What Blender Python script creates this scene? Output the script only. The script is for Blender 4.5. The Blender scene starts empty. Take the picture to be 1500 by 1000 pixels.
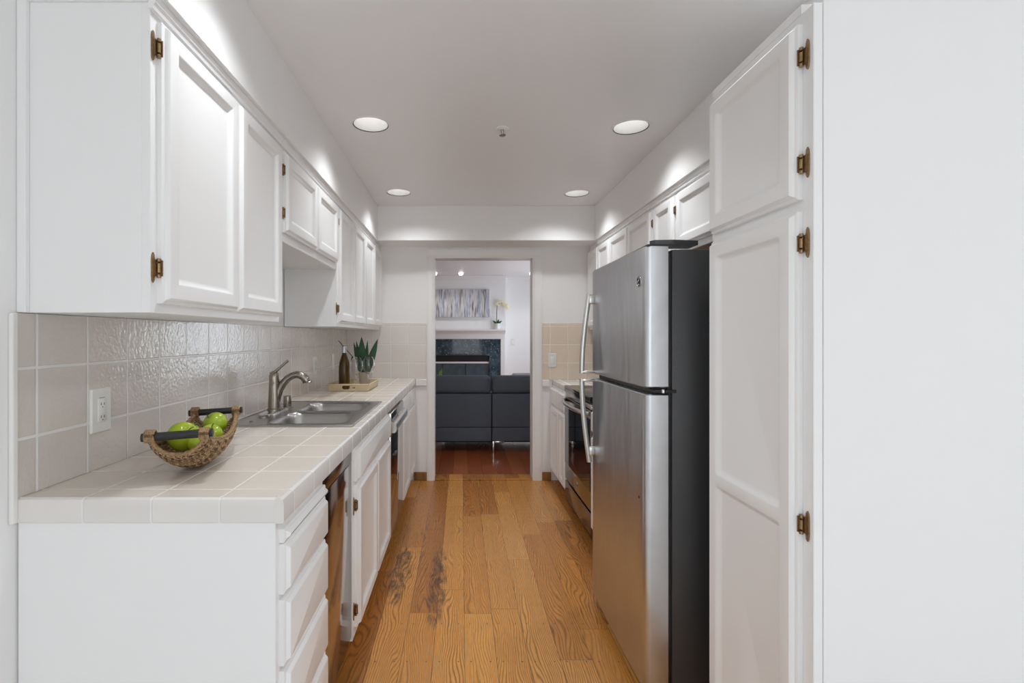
import bpy, bmesh, math, random
from mathutils import Vector, Matrix
random.seed(7)
PI = math.pi
scn = bpy.context.scene
COL = scn.collection

# ------------------------------------------------------------------ camera, world, light, exposure
EYE = 1.29
cam = bpy.data.objects.new('camera', bpy.data.cameras.new('camera'))
COL.objects.link(cam)
cam.location = (0, 0, EYE)
cam.rotation_euler = (PI / 2, 0, 0)
cam.data.sensor_width = 36
cam.data.lens = 728 / 1500 * 36
cam.data.shift_x = 74 / 1500
cam.data.shift_y = -8 / 1500
cam.data.clip_start = 0.02
scn.camera = cam

vs = scn.view_settings
vs.view_transform = 'Standard'
vs.look = 'None'
vs.gamma = 1
vs.use_curve_mapping = False
vs.exposure = 0.10
scn.cycles.max_bounces = 12
scn.cycles.diffuse_bounces = 9
scn.cycles.glossy_bounces = 5
scn.cycles.transmission_bounces = 8
scn.cycles.sample_clamp_indirect = 4
scn.cycles.use_denoising = True

world = bpy.data.worlds.new('sky')
scn.world = world
world.use_nodes = True
wb = world.node_tree.nodes['Background']
wb.inputs[0].default_value = (0.88, 0.93, 1.0, 1)
wb.inputs[1].default_value = 0.68


def area(name, loc, rot, sx, sy, power, color=(1, 1, 1), spread=180):
    d = bpy.data.lights.new(name, 'AREA')
    d.shape = 'RECTANGLE'; d.size = sx; d.size_y = sy
    d.energy = power; d.color = color
    d.spread = math.radians(spread)
    o = bpy.data.objects.new(name, d); COL.objects.link(o)
    o.location = loc; o.rotation_euler = rot
    return o


# added light for invented dining windows behind the camera; daylight by the living room window
area('added_dining_rear_light', (0.9, -3.02, 1.35), (PI / 2, 0, 0), 3.4, 1.9, 24, (0.98, 0.99, 1.0))
area('added_dining_side_light', (2.82, -1.1, 1.35), (0, PI / 2, 0), 1.9, 2.4, 4, (0.93, 0.975, 1.0))
area('living_window_daylight', (1.97, 7.45, 1.30), (0, PI / 2, 0), 1.35, 2.4, 25, (0.80, 0.91, 1.0))
sun = bpy.data.objects.new('sun', bpy.data.lights.new('sun', 'SUN'))  # added sun: its patch on the dining carpet bounces light to the ceiling
COL.objects.link(sun)
sun.data.energy = 3.0
sun.data.angle = math.radians(1.0)
sun.data.color = (1.0, 0.98, 0.95)
sun.rotation_euler = Vector((-0.75, -0.12, -0.66)).to_track_quat('-Z', 'Y').to_euler()

# ------------------------------------------------------------------ node helpers


def new_mat(name):
    m = bpy.data.materials.new(name)
    m.use_nodes = True
    t = m.node_tree
    b = t.nodes['Principled BSDF']
    return m, t, b


class NT:
    def __init__(s, t):
        s.t = t

    def node(s, typ, **kw):
        n = s.t.nodes.new(typ)
        for k, v in kw.items():
            setattr(n, k, v)
        return n

    def link(s, a, b):
        s.t.links.new(a, b)

    def put(s, sock, v):
        if hasattr(v, 'is_output'):
            s.link(v, sock)
        else:
            sock.default_value = v

    def math(s, op, a, b=None, c=None):
        n = s.node('ShaderNodeMath', operation=op)
        s.put(n.inputs[0], a)
        if b is not None: s.put(n.inputs[1], b)
        if c is not None: s.put(n.inputs[2], c)
        return n.outputs[0]

    def smooth(s, v, lo, hi, a=0.0, b=1.0):
        n = s.node('ShaderNodeMapRange', interpolation_type='SMOOTHSTEP')
        s.put(n.inputs[0], v)
        n.inputs[1].default_value = lo; n.inputs[2].default_value = hi
        n.inputs[3].default_value = a; n.inputs[4].default_value = b
        return n.outputs[0]

    def xyz(s):
        tc = s.node('ShaderNodeTexCoord')
        sp = s.node('ShaderNodeSeparateXYZ')
        s.link(tc.outputs['Object'], sp.inputs[0])
        return tc.outputs['Object'], sp.outputs[0], sp.outputs[1], sp.outputs[2]

    def comb(s, x, y, z):
        n = s.node('ShaderNodeCombineXYZ')
        for i, v in enumerate((x, y, z)): s.put(n.inputs[i], v)
        return n.outputs[0]

    def noise(s, vec, scale, detail=2, rough=0.5, dist=0.0):
        n = s.node('ShaderNodeTexNoise')
        s.link(vec, n.inputs['Vector'])
        n.inputs['Scale'].default_value = scale
        n.inputs['Detail'].default_value = detail
        n.inputs['Roughness'].default_value = rough
        n.inputs['Distortion'].default_value = dist
        return n.outputs['Fac']

    def ramp(s, fac, stops):
        n = s.node('ShaderNodeValToRGB')
        e = n.color_ramp.elements
        while len(e) < len(stops): e.new(0.5)
        for el, (p, c) in zip(e, stops):
            el.position = p; el.color = (*c, 1)
        s.link(fac, n.inputs[0])
        return n.outputs[0]

    def mix(s, fac, a, b, blend='MIX'):
        n = s.node('ShaderNodeMix', data_type='RGBA', blend_type=blend)
        s.put(n.inputs[0], fac)
        for i, v in ((6, a), (7, b)):
            if hasattr(v, 'is_output'): s.link(v, n.inputs[i])
            else: n.inputs[i].default_value = (*v, 1)
        return n.outputs[2]

    def bump(s, h, strength, dist, bsdf):
        n = s.node('ShaderNodeBump')
        n.inputs['Strength'].default_value = strength
        n.inputs['Distance'].default_value = dist
        s.link(h, n.inputs['Height'])
        s.link(n.outputs[0], bsdf.inputs['Normal'])
        if bsdf.inputs['Coat Weight'].default_value > 0: s.link(n.outputs[0], bsdf.inputs['Coat Normal'])


def simple(name, col, rough=0.5, metal=0.0, noise=None, bump=0.0, spec=0.5, coat=0.0, emit=None, var=0.0):
    m, t, b = new_mat(name)
    b.inputs['Base Color'].default_value = (*col, 1)
    b.inputs['Roughness'].default_value = rough
    b.inputs['Metallic'].default_value = metal
    b.inputs['Specular IOR Level'].default_value = spec
    if coat: b.inputs['Coat Weight'].default_value = coat; b.inputs['Coat Roughness'].default_value = 0.05
    n = NT(t)
    if noise:
        vec = n.xyz()[0]
        f = n.noise(vec, noise, 3)
        if bump: n.bump(f, bump, 0.002, b)
        if var:
            c = n.mix(f, tuple(x * (1 - var) for x in col), tuple(min(1, x * (1 + var)) for x in col))
            n.link(c, b.inputs['Base Color'])
    if emit:
        b.inputs['Emission Color'].default_value = (*emit[0], 1)
        b.inputs['Emission Strength'].default_value = emit[1]
    return m


M = {}
M['wall'] = simple('wall_paint', (0.87, 0.87, 0.87), 0.55, noise=220, bump=0.06)
M['ceiling'] = simple('ceiling_paint', (0.87, 0.87, 0.87), 0.38, noise=90, bump=0.05)
M['cab'] = simple('cabinet_paint', (0.87, 0.87, 0.87), 0.30, noise=70, bump=0.05)
M['trim'] = simple('trim_paint', (0.87, 0.87, 0.87), 0.32, noise=60, bump=0.03)
M['inside'] = simple('cabinet_raw_edge', (0.30, 0.20, 0.13), 0.6, noise=30, var=0.3)
M['brass'] = simple('antique_brass', (0.33, 0.22, 0.12), 0.34, 1.0, noise=160, var=0.45)
M['chrome'] = simple('chrome', (0.80, 0.80, 0.80), 0.12, 1.0)
M['nickel'] = simple('brushed_nickel', (0.33, 0.295, 0.25), 0.22, 1.0, noise=140, var=0.08)
M['sinksteel'] = simple('sink_steel', (0.42, 0.41, 0.40), 0.30, 1.0, noise=90, var=0.05)
M['black'] = simple('black_plastic', (0.012, 0.012, 0.013), 0.35, noise=80, bump=0.05)
M['darkgap'] = simple('dark_recess', (0.03, 0.03, 0.03), 0.8, noise=20, var=0.2)
M['blackglass'] = simple('black_glass', (0.008, 0.009, 0.012), 0.04, spec=0.8)
M['cooktop'] = simple('cooktop_glass', (0.012, 0.012, 0.013), 0.10, spec=0.6)
M['mirrorsteel'] = simple('polished_dark_steel', (0.42, 0.395, 0.38), 0.07, 1.0, noise=3, bump=0.02)
M['compactorsteel'] = simple('compactor_steel', (0.40, 0.36, 0.34), 0.11, 1.0, noise=3, bump=0.02)
M['rangesteel'] = simple('range_steel', (0.30, 0.275, 0.28), 0.16, 1.0, noise=3, bump=0.02)
M['darkpanel'] = simple('compactor_panel', (0.16, 0.13, 0.12), 0.18, 1.0, noise=3, bump=0.02)
M['fridgeside'] = simple('fridge_side', (0.045, 0.047, 0.05), 0.36, noise=260, bump=0.35, spec=0.6)
M['plate'] = simple('plate_plastic', (0.80, 0.79, 0.76), 0.3, noise=50, bump=0.02)
M['slot'] = simple('slot_dark', (0.08, 0.075, 0.07), 0.6)
M['bulb'] = simple('bulb_glow', (1, 1, 1), 0.5, emit=((1.0, 0.98, 0.95), 4.2))
M['reflector'] = simple('can_reflector', (0.66, 0.66, 0.65), 0.28)
M['sofa'] = simple('sofa_cloth', (0.115, 0.140, 0.172), 0.85, noise=420, bump=0.4, var=0.35)
M['sofabase'] = simple('sofa_base_black', (0.01, 0.01, 0.012), 0.6, noise=60, bump=0.1)
M['apple'] = simple('apple_skin', (0.33, 0.44, 0.022), 0.22, noise=14, var=0.22)
M['stemwood'] = simple('fruit_stem', (0.10, 0.06, 0.03), 0.7, noise=80, var=0.3)
M['rod'] = simple('dark_rod', (0.016, 0.015, 0.016), 0.45, noise=120, bump=0.1)
M['leaf'] = simple('leaf_green', (0.018, 0.075, 0.022), 0.38, noise=25, var=0.5)
M['leaflight'] = simple('leaf_light', (0.30, 0.50, 0.09), 0.45, noise=25, var=0.35)
M['pot'] = simple('white_ceramic', (0.82, 0.82, 0.80), 0.22, noise=20, var=0.02)
M['foil'] = simple('bottle_foil', (0.56, 0.57, 0.60), 0.32, 0.8, noise=60, var=0.08)
M['petal'] = simple('orchid_petal', (0.86, 0.80, 0.52), 0.5, noise=40, var=0.08)
M['pillow'] = simple('pillow_cloth', (0.80, 0.80, 0.80), 0.9, noise=160, bump=0.4)
M['firebox'] = simple('firebox_black', (0.008, 0.008, 0.009), 0.5, noise=30, var=0.3)
M['fireglass'] = simple('firescreen_glass', (0.085, 0.115, 0.135), 0.10, noise=9, var=0.5, spec=0.7)  # lighter bluish reflection put into the glass colour
M['carpet'] = simple('bounce_carpet', (0.78, 0.78, 0.77), 0.95, noise=240, bump=0.5, var=0.05)  # for the light-bouncing carpet added out of view
M['tanpot'] = simple('tan_ceramic', (0.50, 0.43, 0.37), 0.4, noise=30, var=0.08)
M['soil'] = simple('soil', (0.05, 0.035, 0.025), 0.9, noise=90, var=0.4)
M['toe'] = simple('toe_kick_wood', (0.42, 0.24, 0.11), 0.5, noise=20, var=0.3)


def glassmat(name, col, rough=0.0, weight=1.0):
    m, t, b = new_mat(name)
    b.inputs['Base Color'].default_value = (*col, 1)
    b.inputs['Roughness'].default_value = rough
    b.inputs['Transmission Weight'].default_value = weight
    b.inputs['IOR'].default_value = 1.45
    return m


M['glass'] = glassmat('clear_glass', (0.97, 0.98, 0.98))
M['winebottle'] = glassmat('amber_glass', (0.075, 0.038, 0.004), 0.03, 0.25)
M['pane'] = glassmat('window_pane', (0.98, 0.99, 1.0))


def stainless(name, base, rough, wave):
    m, t, b = new_mat(name)
    n = NT(t)
    vec, x, y, z = n.xyz()
    b.inputs['Metallic'].default_value = 1.0
    fine = n.noise(n.comb(n.math('MULTIPLY', x, 3.0), n.math('MULTIPLY', y, 3.0), n.math('MULTIPLY', z, 240.0)), 1.0, 3)
    big = n.noise(n.comb(n.math('MULTIPLY', x, 2.0), n.math('MULTIPLY', y, 5.0), n.math('MULTIPLY', z, 1.1)), 1.6, 2, 0.5, 0.8)
    smear = n.noise(n.comb(n.math('MULTIPLY', x, 2.0), n.math('MULTIPLY', y, 9.0), n.math('MULTIPLY', z, 2.2)), 2.0, 4, 0.6, 1.2)
    c = n.mix(n.smooth(smear, 0.35, 0.7), tuple(v * 0.97 for v in base), tuple(min(1, v * 1.03) for v in base))
    n.link(c, b.inputs['Base Color'])
    r = n.math('ADD', n.math('MULTIPLY', fine, 0.03), n.math('ADD', n.math('MULTIPLY', smear, 0.05), rough - 0.04))
    n.link(r, b.inputs['Roughness'])
    n.bump(n.math('MULTIPLY', big, wave), 0.5, 0.012, b)
    return m


M['steel'] = stainless('brushed_stainless', (0.58, 0.595, 0.615), 0.31, 0.75)
M['steelbar'] = stainless('handle_stainless', (0.66, 0.65, 0.63), 0.24, 0.0)


def tile(name, lines, tilecol, groutcol, gw=0.005, rough=0.15, hammer=0.30, hscale=85, coat=0.0):
    """lines: list of (axis, pitch, phase)"""
    m, t, b = new_mat(name)
    n = NT(t)
    vec, x, y, z = n.xyz()
    ax = {'x': x, 'y': y, 'z': z}
    mask = None; cell = []
    for a, p, ph in lines:
        q = n.math('DIVIDE', n.math('SUBTRACT', ax[a], ph), p)
        fr = n.math('FRACT', q)
        cell.append(n.math('FLOOR', q))
        d = n.math('MULTIPLY', n.math('SUBTRACT', 0.5, n.math('ABSOLUTE', n.math('SUBTRACT', fr, 0.5))), p)
        k = n.smooth(d, gw / 2, gw / 2 + 0.0025)
        mask = k if mask is None else n.math('MULTIPLY', mask, k)
    while len(cell) < 3: cell.append(0.0)
    wn = n.node('ShaderNodeTexWhiteNoise')
    n.link(n.comb(*cell[:3]), wn.inputs['Vector'])
    tint = n.mix(wn.outputs['Value'], tuple(v * 0.965 for v in tilecol), tuple(min(1, v * 1.03) for v in tilecol))
    mott = n.noise(vec, 30, 3)
    tint = n.mix(n.math('MULTIPLY', mott, 0.25), tint, tuple(v * 0.9 for v in tilecol))
    n.link(n.mix(mask, groutcol, tint), b.inputs['Base Color'])
    n.link(n.math('ADD', n.math('MULTIPLY', n.math('SUBTRACT', 1.0, mask), 0.5), rough), b.inputs['Roughness'])
    b.inputs['Coat Weight'].default_value = coat; b.inputs['Coat Roughness'].default_value = 0.08; b.inputs['Coat IOR'].default_value = 1.6
    h = n.noise(vec, hscale, 2, 0.5)
    n.bump(n.math('ADD', n.math('MULTIPLY', mask, 0.7), n.math('MULTIPLY', h, hammer)), 0.55, 0.004, b)
    return m


TC, GC = (0.69, 0.64, 0.60), (0.80, 0.79, 0.77)
PY, PX, PZ = 0.1636, 0.158, 0.164
M['tile_left'] = tile('wall_tile_left', [('y', PY, 1.201), ('z', PZ, 1.05)], TC, GC, hammer=0.6, coat=1.0)
M['tile_back'] = tile('wall_tile_back', [('x', PX, -0.471), ('z', PZ, 1.05)], (0.76, 0.71, 0.67), GC, hammer=0.35)
M['tile_backwarmlit'] = tile('wall_tile_back_warmlit', [('x', PX, -0.471), ('z', PZ, 1.05)], (0.80, 0.68, 0.55), (0.86, 0.79, 0.70), hammer=0.35)  # same wall tile, with the warmer light on it put into its colour
M['counter'] = tile('counter_tile', [('x', PX, -0.471), ('y', PY, 1.201)], (0.77, 0.705, 0.63), (0.82, 0.78, 0.72), gw=0.0035, rough=0.2, hammer=0.18, hscale=60)
M['nosing'] = tile('counter_edge_tile', [('x', PX, -0.471), ('y', PY, 1.201)], (0.79, 0.76, 0.735), (0.83, 0.82, 0.80), gw=0.003, rough=0.18, hammer=0.18, hscale=60)
M['counterwhite'] = tile('counter_tile_white', [('x', PX, 0.85), ('y', PY, 4.30)], (0.78, 0.77, 0.75), (0.82, 0.81, 0.79), rough=0.2, hammer=0.15, hscale=60)


def wood_floor(name, stops, width, length, rough, stains=False, along='y', grain=1.0):
    m, t, b = new_mat(name)
    n = NT(t)
    vec, x0, y0, z = n.xyz()
    x, y = (x0, y0) if along == 'y' else (y0, x0)
    q = n.math('DIVIDE', n.math('ADD', x, 10.02), width)
    pid = n.math('FLOOR', q)
    fr = n.math('FRACT', q)
    w1 = n.node('ShaderNodeTexWhiteNoise', noise_dimensions='1D'); n.link(pid, w1.inputs['W'])
    yy = n.math('ADD', n.math('DIVIDE', n.math('ADD', y, 20.0), length), n.math('MULTIPLY', w1.outputs['Value'], 7.3))
    bid = n.math('FLOOR', yy)
    yfr = n.math('FRACT', yy)
    w2 = n.node('ShaderNodeTexWhiteNoise', noise_dimensions='2D'); n.link(n.comb(pid, bid, 0.0), w2.inputs['Vector'])
    rnd = w2.outputs['Value']
    # grain: cathedral rings, stretched along the board, different on every board
    off = n.math('MULTIPLY', rnd, 37.0)
    warp = n.noise(n.comb(n.math('ADD', n.math('MULTIPLY', x, 6.0), off), n.math('ADD', n.math('MULTIPLY', y, 1.3), off), 0.0), 1.0, 2, 0.5)
    rings = n.math('ADD', n.math('MULTIPLY', x, n.math('ADD', 430.0, n.math('MULTIPLY', rnd, 330.0))), n.math('MULTIPLY', warp, 118.0))
    wob = n.noise(n.comb(n.math('MULTIPLY', x, 60.0), n.math('MULTIPLY', y, 11.0), off), 1.0, 3, 0.6)
    rings = n.math('ADD', rings, n.math('MULTIPLY', wob, 2.2))
    s = n.math('SINE', rings)
    line = n.math('POWER', n.math('MULTIPLY', n.math('ADD', s, 1.0), 0.5), 3.0)
    pores = n.noise(n.comb(n.math('MULTIPLY', x, 420.0), n.math('MULTIPLY', y, 14.0), off), 1.0, 2)
    tone = n.noise(n.comb(n.math('MULTIPLY', x, 45.0), n.math('MULTIPLY', y, 1.6), off), 1.0, 3)
    base = n.ramp(n.math('ADD', n.math('MULTIPLY', rnd, 0.72), n.math('MULTIPLY', tone, 0.28)), stops)
    c = n.mix(n.math('MULTIPLY', line, n.math('MULTIPLY', n.math('ADD', 0.42, n.math('MULTIPLY', n.math('FRACT', n.math('MULTIPLY', rnd, 5.7)), 0.40)), grain)), base, tuple(v * 0.42 for v in stops[0][1]))
    c = n.mix(n.math('MULTIPLY', n.smooth(pores, 0.52, 0.72), 0.30 * grain), c, tuple(v * 0.4 for v in stops[0][1]))
    # joints
    dx = n.math('MULTIPLY', n.math('SUBTRACT', 0.5, n.math('ABSOLUTE', n.math('SUBTRACT', fr, 0.5))), width)
    dy = n.math('MULTIPLY', n.math('SUBTRACT', 0.5, n.math('ABSOLUTE', n.math('SUBTRACT', yfr, 0.5))), length)
    j = n.math('MINIMUM', n.smooth(dx, 0.0004, 0.0018), n.smooth(dy, 0.0004, 0.0018))
    c = n.mix(n.math('MULTIPLY', n.math('SUBTRACT', 1.0, j), 0.7), c, (0.045, 0.022, 0.010))
    if stains:
        # worn grey-black water stains of their own shape
        tot = None
        rag = n.noise(n.comb(n.math('MULTIPLY', x, 28.0), n.math('MULTIPLY', y, 10.0), 0.0), 1.0, 6, 0.72, 0.3)
        for cx, cy, rx, ry, amp in ((-0.125, 2.60, 0.060, 0.55, 1.0), (-0.33, 2.72, 0.07, 0.45, 1.0), (-0.24, 2.80, 0.08, 0.34, 0.5),
                                    (-0.28, 3.05, 0.10, 0.45, 0.45), (0.02, 2.86, 0.10, 0.20, 0.35), (-0.12, 3.4, 0.025, 0.35, 0.5)):
            ex = n.math('POWER', n.math('DIVIDE', n.math('SUBTRACT', x, cx), rx), 2.0)
            ey = n.math('POWER', n.math('DIVIDE', n.math('SUBTRACT', y, cy), ry), 2.0)
            e = n.math('MULTIPLY', n.smooth(n.math('ADD', ex, ey), 0.1, 1.4, 1.0, 0.0), amp)
            tot = e if tot is None else n.math('MAXIMUM', tot, e)
        st = n.smooth(n.math('ADD', n.math('MULTIPLY', tot, 0.62), n.math('MULTIPLY', n.math('SUBTRACT', rag, 0.5), 1.5)), 0.34, 0.82)
        c = n.mix(n.math('MULTIPLY', st, 0.85), c, (0.035, 0.022, 0.018))
        # rows of small nail plugs across the boards
        for cy in (1.97, 2.23, 2.80, 3.30):
            ny = n.math('ABSOLUTE', n.math('SUBTRACT', y, cy))
            nx = n.math('ABSOLUTE', n.math('SUBTRACT', n.math('ABSOLUTE', n.math('SUBTRACT', fr, 0.5)), 0.30))
            dd = n.math('SQRT', n.math('ADD', n.math('POWER', ny, 2.0), n.math('POWER', n.math('MULTIPLY', nx, width), 2.0)))
            c = n.mix(n.smooth(dd, 0.0025, 0.0045, 0.8, 0.0), c, (0.05, 0.028, 0.015))
    n.link(c, b.inputs['Base Color'])
    n.link(n.math('ADD', n.math('MULTIPLY', pores, 0.16), rough - 0.06), b.inputs['Roughness'])
    n.bump(n.math('ADD', n.math('MULTIPLY', j, 0.5), n.math('MULTIPLY', line, -0.10)), 0.25, 0.002, b)
    return m


M['oak'] = wood_floor('oak_floor', [(0.05, (0.34, 0.118, 0.024)), (0.5, (0.58, 0.245, 0.052)), (0.95, (0.78, 0.39, 0.105))], 0.127, 1.25, 0.27, True)
M['cherry'] = wood_floor('cherry_floor', [(0.0, (0.30, 0.075, 0.025)), (0.5, (0.40, 0.110, 0.036)), (1.0, (0.50, 0.155, 0.055))], 0.14, 1.5, 0.16, False, 'y', 0.35)
M['oakbase'] = wood_floor('oak_baseboard', [(0.0, (0.25, 0.11, 0.035)), (0.5, (0.32, 0.15, 0.05)), (1.0, (0.38, 0.19, 0.07))], 0.2, 3.0, 0.4, False, 'x', 0.8)


def seagrass():
    m, t, b = new_mat('seagrass_weave')
    n = NT(t)
    vec = n.node('ShaderNodeTexCoord').outputs['UV']
    sp = n.node('ShaderNodeSeparateXYZ'); n.link(vec, sp.inputs[0])
    u, v = sp.outputs[0], sp.outputs[1]
    rows = n.math('MULTIPLY', v, 13.0)
    fr = n.math('ABSOLUTE', n.math('SUBTRACT', n.math('FRACT', rows), 0.5))
    ro = n.math('FLOOR', rows)
    tw = n.math('SINE', n.math('ADD', n.math('MULTIPLY', u, 260.0), n.math('MULTIPLY', ro, 2.4)))
    tw = n.math('ADD', tw, n.math('MULTIPLY', fr, 5.0))
    no = n.noise(n.comb(n.math('MULTIPLY', u, 75.0), n.math('MULTIPLY', v, 48.0), 0.0), 1.0, 3, 0.6)
    h = n.math('ADD', n.math('MULTIPLY', n.math('SUBTRACT', 0.5, fr), 1.4), n.math('MULTIPLY', n.math('SINE', tw), 0.35))
    c = n.ramp(n.math('ADD', n.math('MULTIPLY', no, 0.85), n.math('MULTIPLY', n.math('SINE', tw), 0.16)),
               [(0.28, (0.055, 0.024, 0.009)), (0.46, (0.21, 0.11, 0.045)), (0.62, (0.62, 0.42, 0.22))])
    n.link(c, b.inputs['Base Color'])
    b.inputs['Roughness'].default_value = 0.7
    n.bump(h, 1.0, 0.010, b)
    return m


M['seagrass'] = seagrass()
M['rope'] = simple('seagrass_rope', (0.30, 0.185, 0.09), 0.75, noise=150, bump=1.0, var=0.95)


def bamboo():
    m, t, b = new_mat('bamboo_weave')
    n = NT(t)
    vec, x, y, z = n.xyz()
    a = n.math('SINE', n.math('MULTIPLY', n.math('ADD', x, y), 520.0))
    d = n.math('SINE', n.math('MULTIPLY', z, 560.0))
    h = n.math('MULTIPLY', a, d)
    n.link(n.ramp(n.math('ADD', n.math('MULTIPLY', h, 0.5), 0.5), [(0.1, (0.46, 0.34, 0.19)), (0.8, (0.82, 0.70, 0.48))]), b.inputs['Base Color'])
    b.inputs['Roughness'].default_value = 0.55
    n.bump(h, 0.5, 0.002, b)
    return m


M['bamboo'] = bamboo()


def granite():
    m, t, b = new_mat('blue_black_granite')
    n = NT(t)
    vec = n.xyz()[0]
    v = n.node('ShaderNodeTexVoronoi'); n.link(vec, v.inputs['Vector']); v.inputs['Scale'].default_value = 24
    f = n.noise(vec, 9, 6, 0.7, 0.6)
    c = n.ramp(f, [(0.35, (0.012, 0.022, 0.032)), (0.55, (0.045, 0.075, 0.10)), (0.72, (0.13, 0.18, 0.22)), (0.80, (0.45, 0.48, 0.50))])
    c = n.mix(n.smooth(v.outputs['Distance'], 0.10, 0.20, 0.8, 0.0), c, (0.55, 0.57, 0.58))
    n.link(c, b.inputs['Base Color'])
    b.inputs['Roughness'].default_value = 0.06
    return m


M['granite'] = granite()


def abstract():
    m, t, b = new_mat('abstract_stripes')
    n = NT(t)
    vec, x, y, z = n.xyz()
    a = n.noise(n.comb(n.math('MULTIPLY', x, 13.0), 3.0, n.math('MULTIPLY', z, 1.1)), 1.0, 4, 0.62, 0.25)
    h = n.noise(n.comb(n.math('MULTIPLY', x, 5.0), 9.0, n.math('MULTIPLY', z, 0.6)), 1.0, 2)
    lum = n.ramp(a, [(0.30, (0.05, 0.05, 0.075)), (0.41, (0.22, 0.22, 0.25)), (0.47, (0.60, 0.59, 0.58)), (0.53, (0.78, 0.78, 0.79)), (0.585, (0.30, 0.34, 0.44)), (0.68, (0.82, 0.84, 0.87))])
    n.link(n.mix(n.smooth(h, 0.5, 0.62, 0.0, 0.45), lum, (0.40, 0.50, 0.66)), b.inputs['Base Color'])
    b.inputs['Roughness'].default_value = 0.5
    return m


M['abstract'] = abstract()

# ------------------------------------------------------------------ mesh helpers
WLOC = {}


class MB:
    def __init__(s):
        s.bm = bmesh.new()

    def box(s, x0, x1, y0, y1, z0, z1, bev=0.0, seg=2):
        bm2 = bmesh.new()
        bmesh.ops.create_cube(bm2, size=1)
        for v in bm2.verts:
            v.co = Vector(((x0 + x1) / 2 + v.co.x * (x1 - x0), (y0 + y1) / 2 + v.co.y * (y1 - y0), (z0 + z1) / 2 + v.co.z * (z1 - z0)))
        if bev:
            bmesh.ops.bevel(bm2, geom=list(bm2.edges), offset=bev, segments=seg, profile=0.5, affect='EDGES')
        s.add(bm2)
        return s

    def add(s, bm2, mat=None):
        if mat is not None: bm2.transform(mat)
        me = bpy.data.meshes.new('tmp'); bm2.to_mesh(me); bm2.free()
        s.bm.from_mesh(me); bpy.data.meshes.remove(me)

    def rings(s, rings, cap0=True, cap1=True, closed=True):
        vs_ = [[s.bm.verts.new(p) for p in r] for r in rings]
        k = len(rings[0])
        for a, b in zip(vs_[:-1], vs_[1:]):
            for i in range(k if closed else k - 1):
                j = (i + 1) % k
                try: s.bm.faces.new((a[i], a[j], b[j], b[i]))
                except ValueError: pass
        if cap0: s.bm.faces.new(list(reversed(vs_[0])))
        if cap1: s.bm.faces.new(vs_[-1])
        return s

    def lathe(s, prof, cx, cy, cz, n=24, cap0=True, cap1=True, axis='z'):
        rr = []
        for r, h in prof:
            ring = []
            for i in range(n):
                a = 2 * PI * i / n
                if axis == 'z': p = (cx + r * math.cos(a), cy + r * math.sin(a), cz + h)
                elif axis == 'x': p = (cx + h, cy + r * math.cos(a), cz + r * math.sin(a))
                else: p = (cx + r * math.cos(a), cy + h, cz + r * math.sin(a))
                ring.append(p)
            rr.append(ring)
        return s.rings(rr, cap0, cap1)

    def tube(s, pts, rad, n=10, flat=None, up=Vector((0, 0, 1))):
        pts = [Vector(p) for p in pts]
        if not isinstance(rad, (list, tuple)): rad = [rad] * len(pts)
        rr = []
        for i, p in enumerate(pts):
            d = (pts[min(i + 1, len(pts) - 1)] - pts[max(i - 1, 0)]).normalized()
            u = up if abs(d.dot(up)) < 0.95 else Vector((0, 1, 0))
            a = d.cross(u).normalized(); b = a.cross(d).normalized()
            f = flat or (1, 1)
            rr.append([p + a * (rad[i] * f[0] * math.cos(2 * PI * k / n)) + b * (rad[i] * f[1] * math.sin(2 * PI * k / n)) for k in range(n)])
        return s.rings(rr)

    def build(s, name, mat, parent=None, smooth=None, **props):
        bmesh.ops.recalc_face_normals(s.bm, faces=list(s.bm.faces))
        base = WLOC.get(parent.name, Vector()) if parent else Vector()
        if base.length:
            bmesh.ops.translate(s.bm, verts=list(s.bm.verts), vec=-base)
        me = bpy.data.meshes.new(name)
        s.bm.to_mesh(me); s.bm.free()
        if smooth is not None:
            for p in me.polygons: p.use_smooth = True
            me.set_sharp_from_angle(angle=math.radians(smooth))
        me.materials.append(M[mat] if isinstance(mat, str) else mat)
        o = bpy.data.objects.new(name, me)
        COL.objects.link(o)
        if parent:
            o.parent = parent
            WLOC[o.name] = base
        for k, v in props.items(): o[k] = v
        return o


def thing(name, label, cat, loc, group=None):
    o = bpy.data.objects.new(name, None)
    o.empty_display_size = 0.05
    COL.objects.link(o)
    o.location = loc
    WLOC[o.name] = Vector(loc)
    o['label'] = label; o['category'] = cat
    if group: o['group'] = group
    return o


def tag(o, label, cat, group=None):
    o['label'] = label; o['category'] = cat
    if group: o['group'] = group
    return o


def struct(name, mb, mat, label, smooth=None, parent=None):
    o = mb.build(name, mat, parent, smooth)
    if parent is None:
        o['kind'] = 'structure'; o['label'] = label
        o['category'] = name.split('_')[0]
    return o


def rrect(u0, v0, u1, v1, r, seg=4):
    r = max(r, 1e-5)
    out = []
    for cx, cy, a0 in ((u1 - r, v0 + r, -PI / 2), (u1 - r, v1 - r, 0), (u0 + r, v1 - r, PI / 2), (u0 + r, v0 + r, PI)):
        for i in range(seg + 1):
            a = a0 + PI / 2 * i / seg
            out.append((cx + r * math.cos(a), cy + r * math.sin(a)))
    return out


# ------------------------------------------------------------------ dimensions (metres; x right, y away, z up)
WL, WR, WB = -1.035, 1.45, 4.45          # left wall, right wall, back wall
ZC = 2.377                               # ceiling
ZS = 2.087                               # soffit underside
LIGHTS = [(-0.468, 1.36), (0.880, 1.36), (-0.466, 2.553), (0.881, 2.586), (-0.475, 3.76), (0.879, 3.786)]

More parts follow.
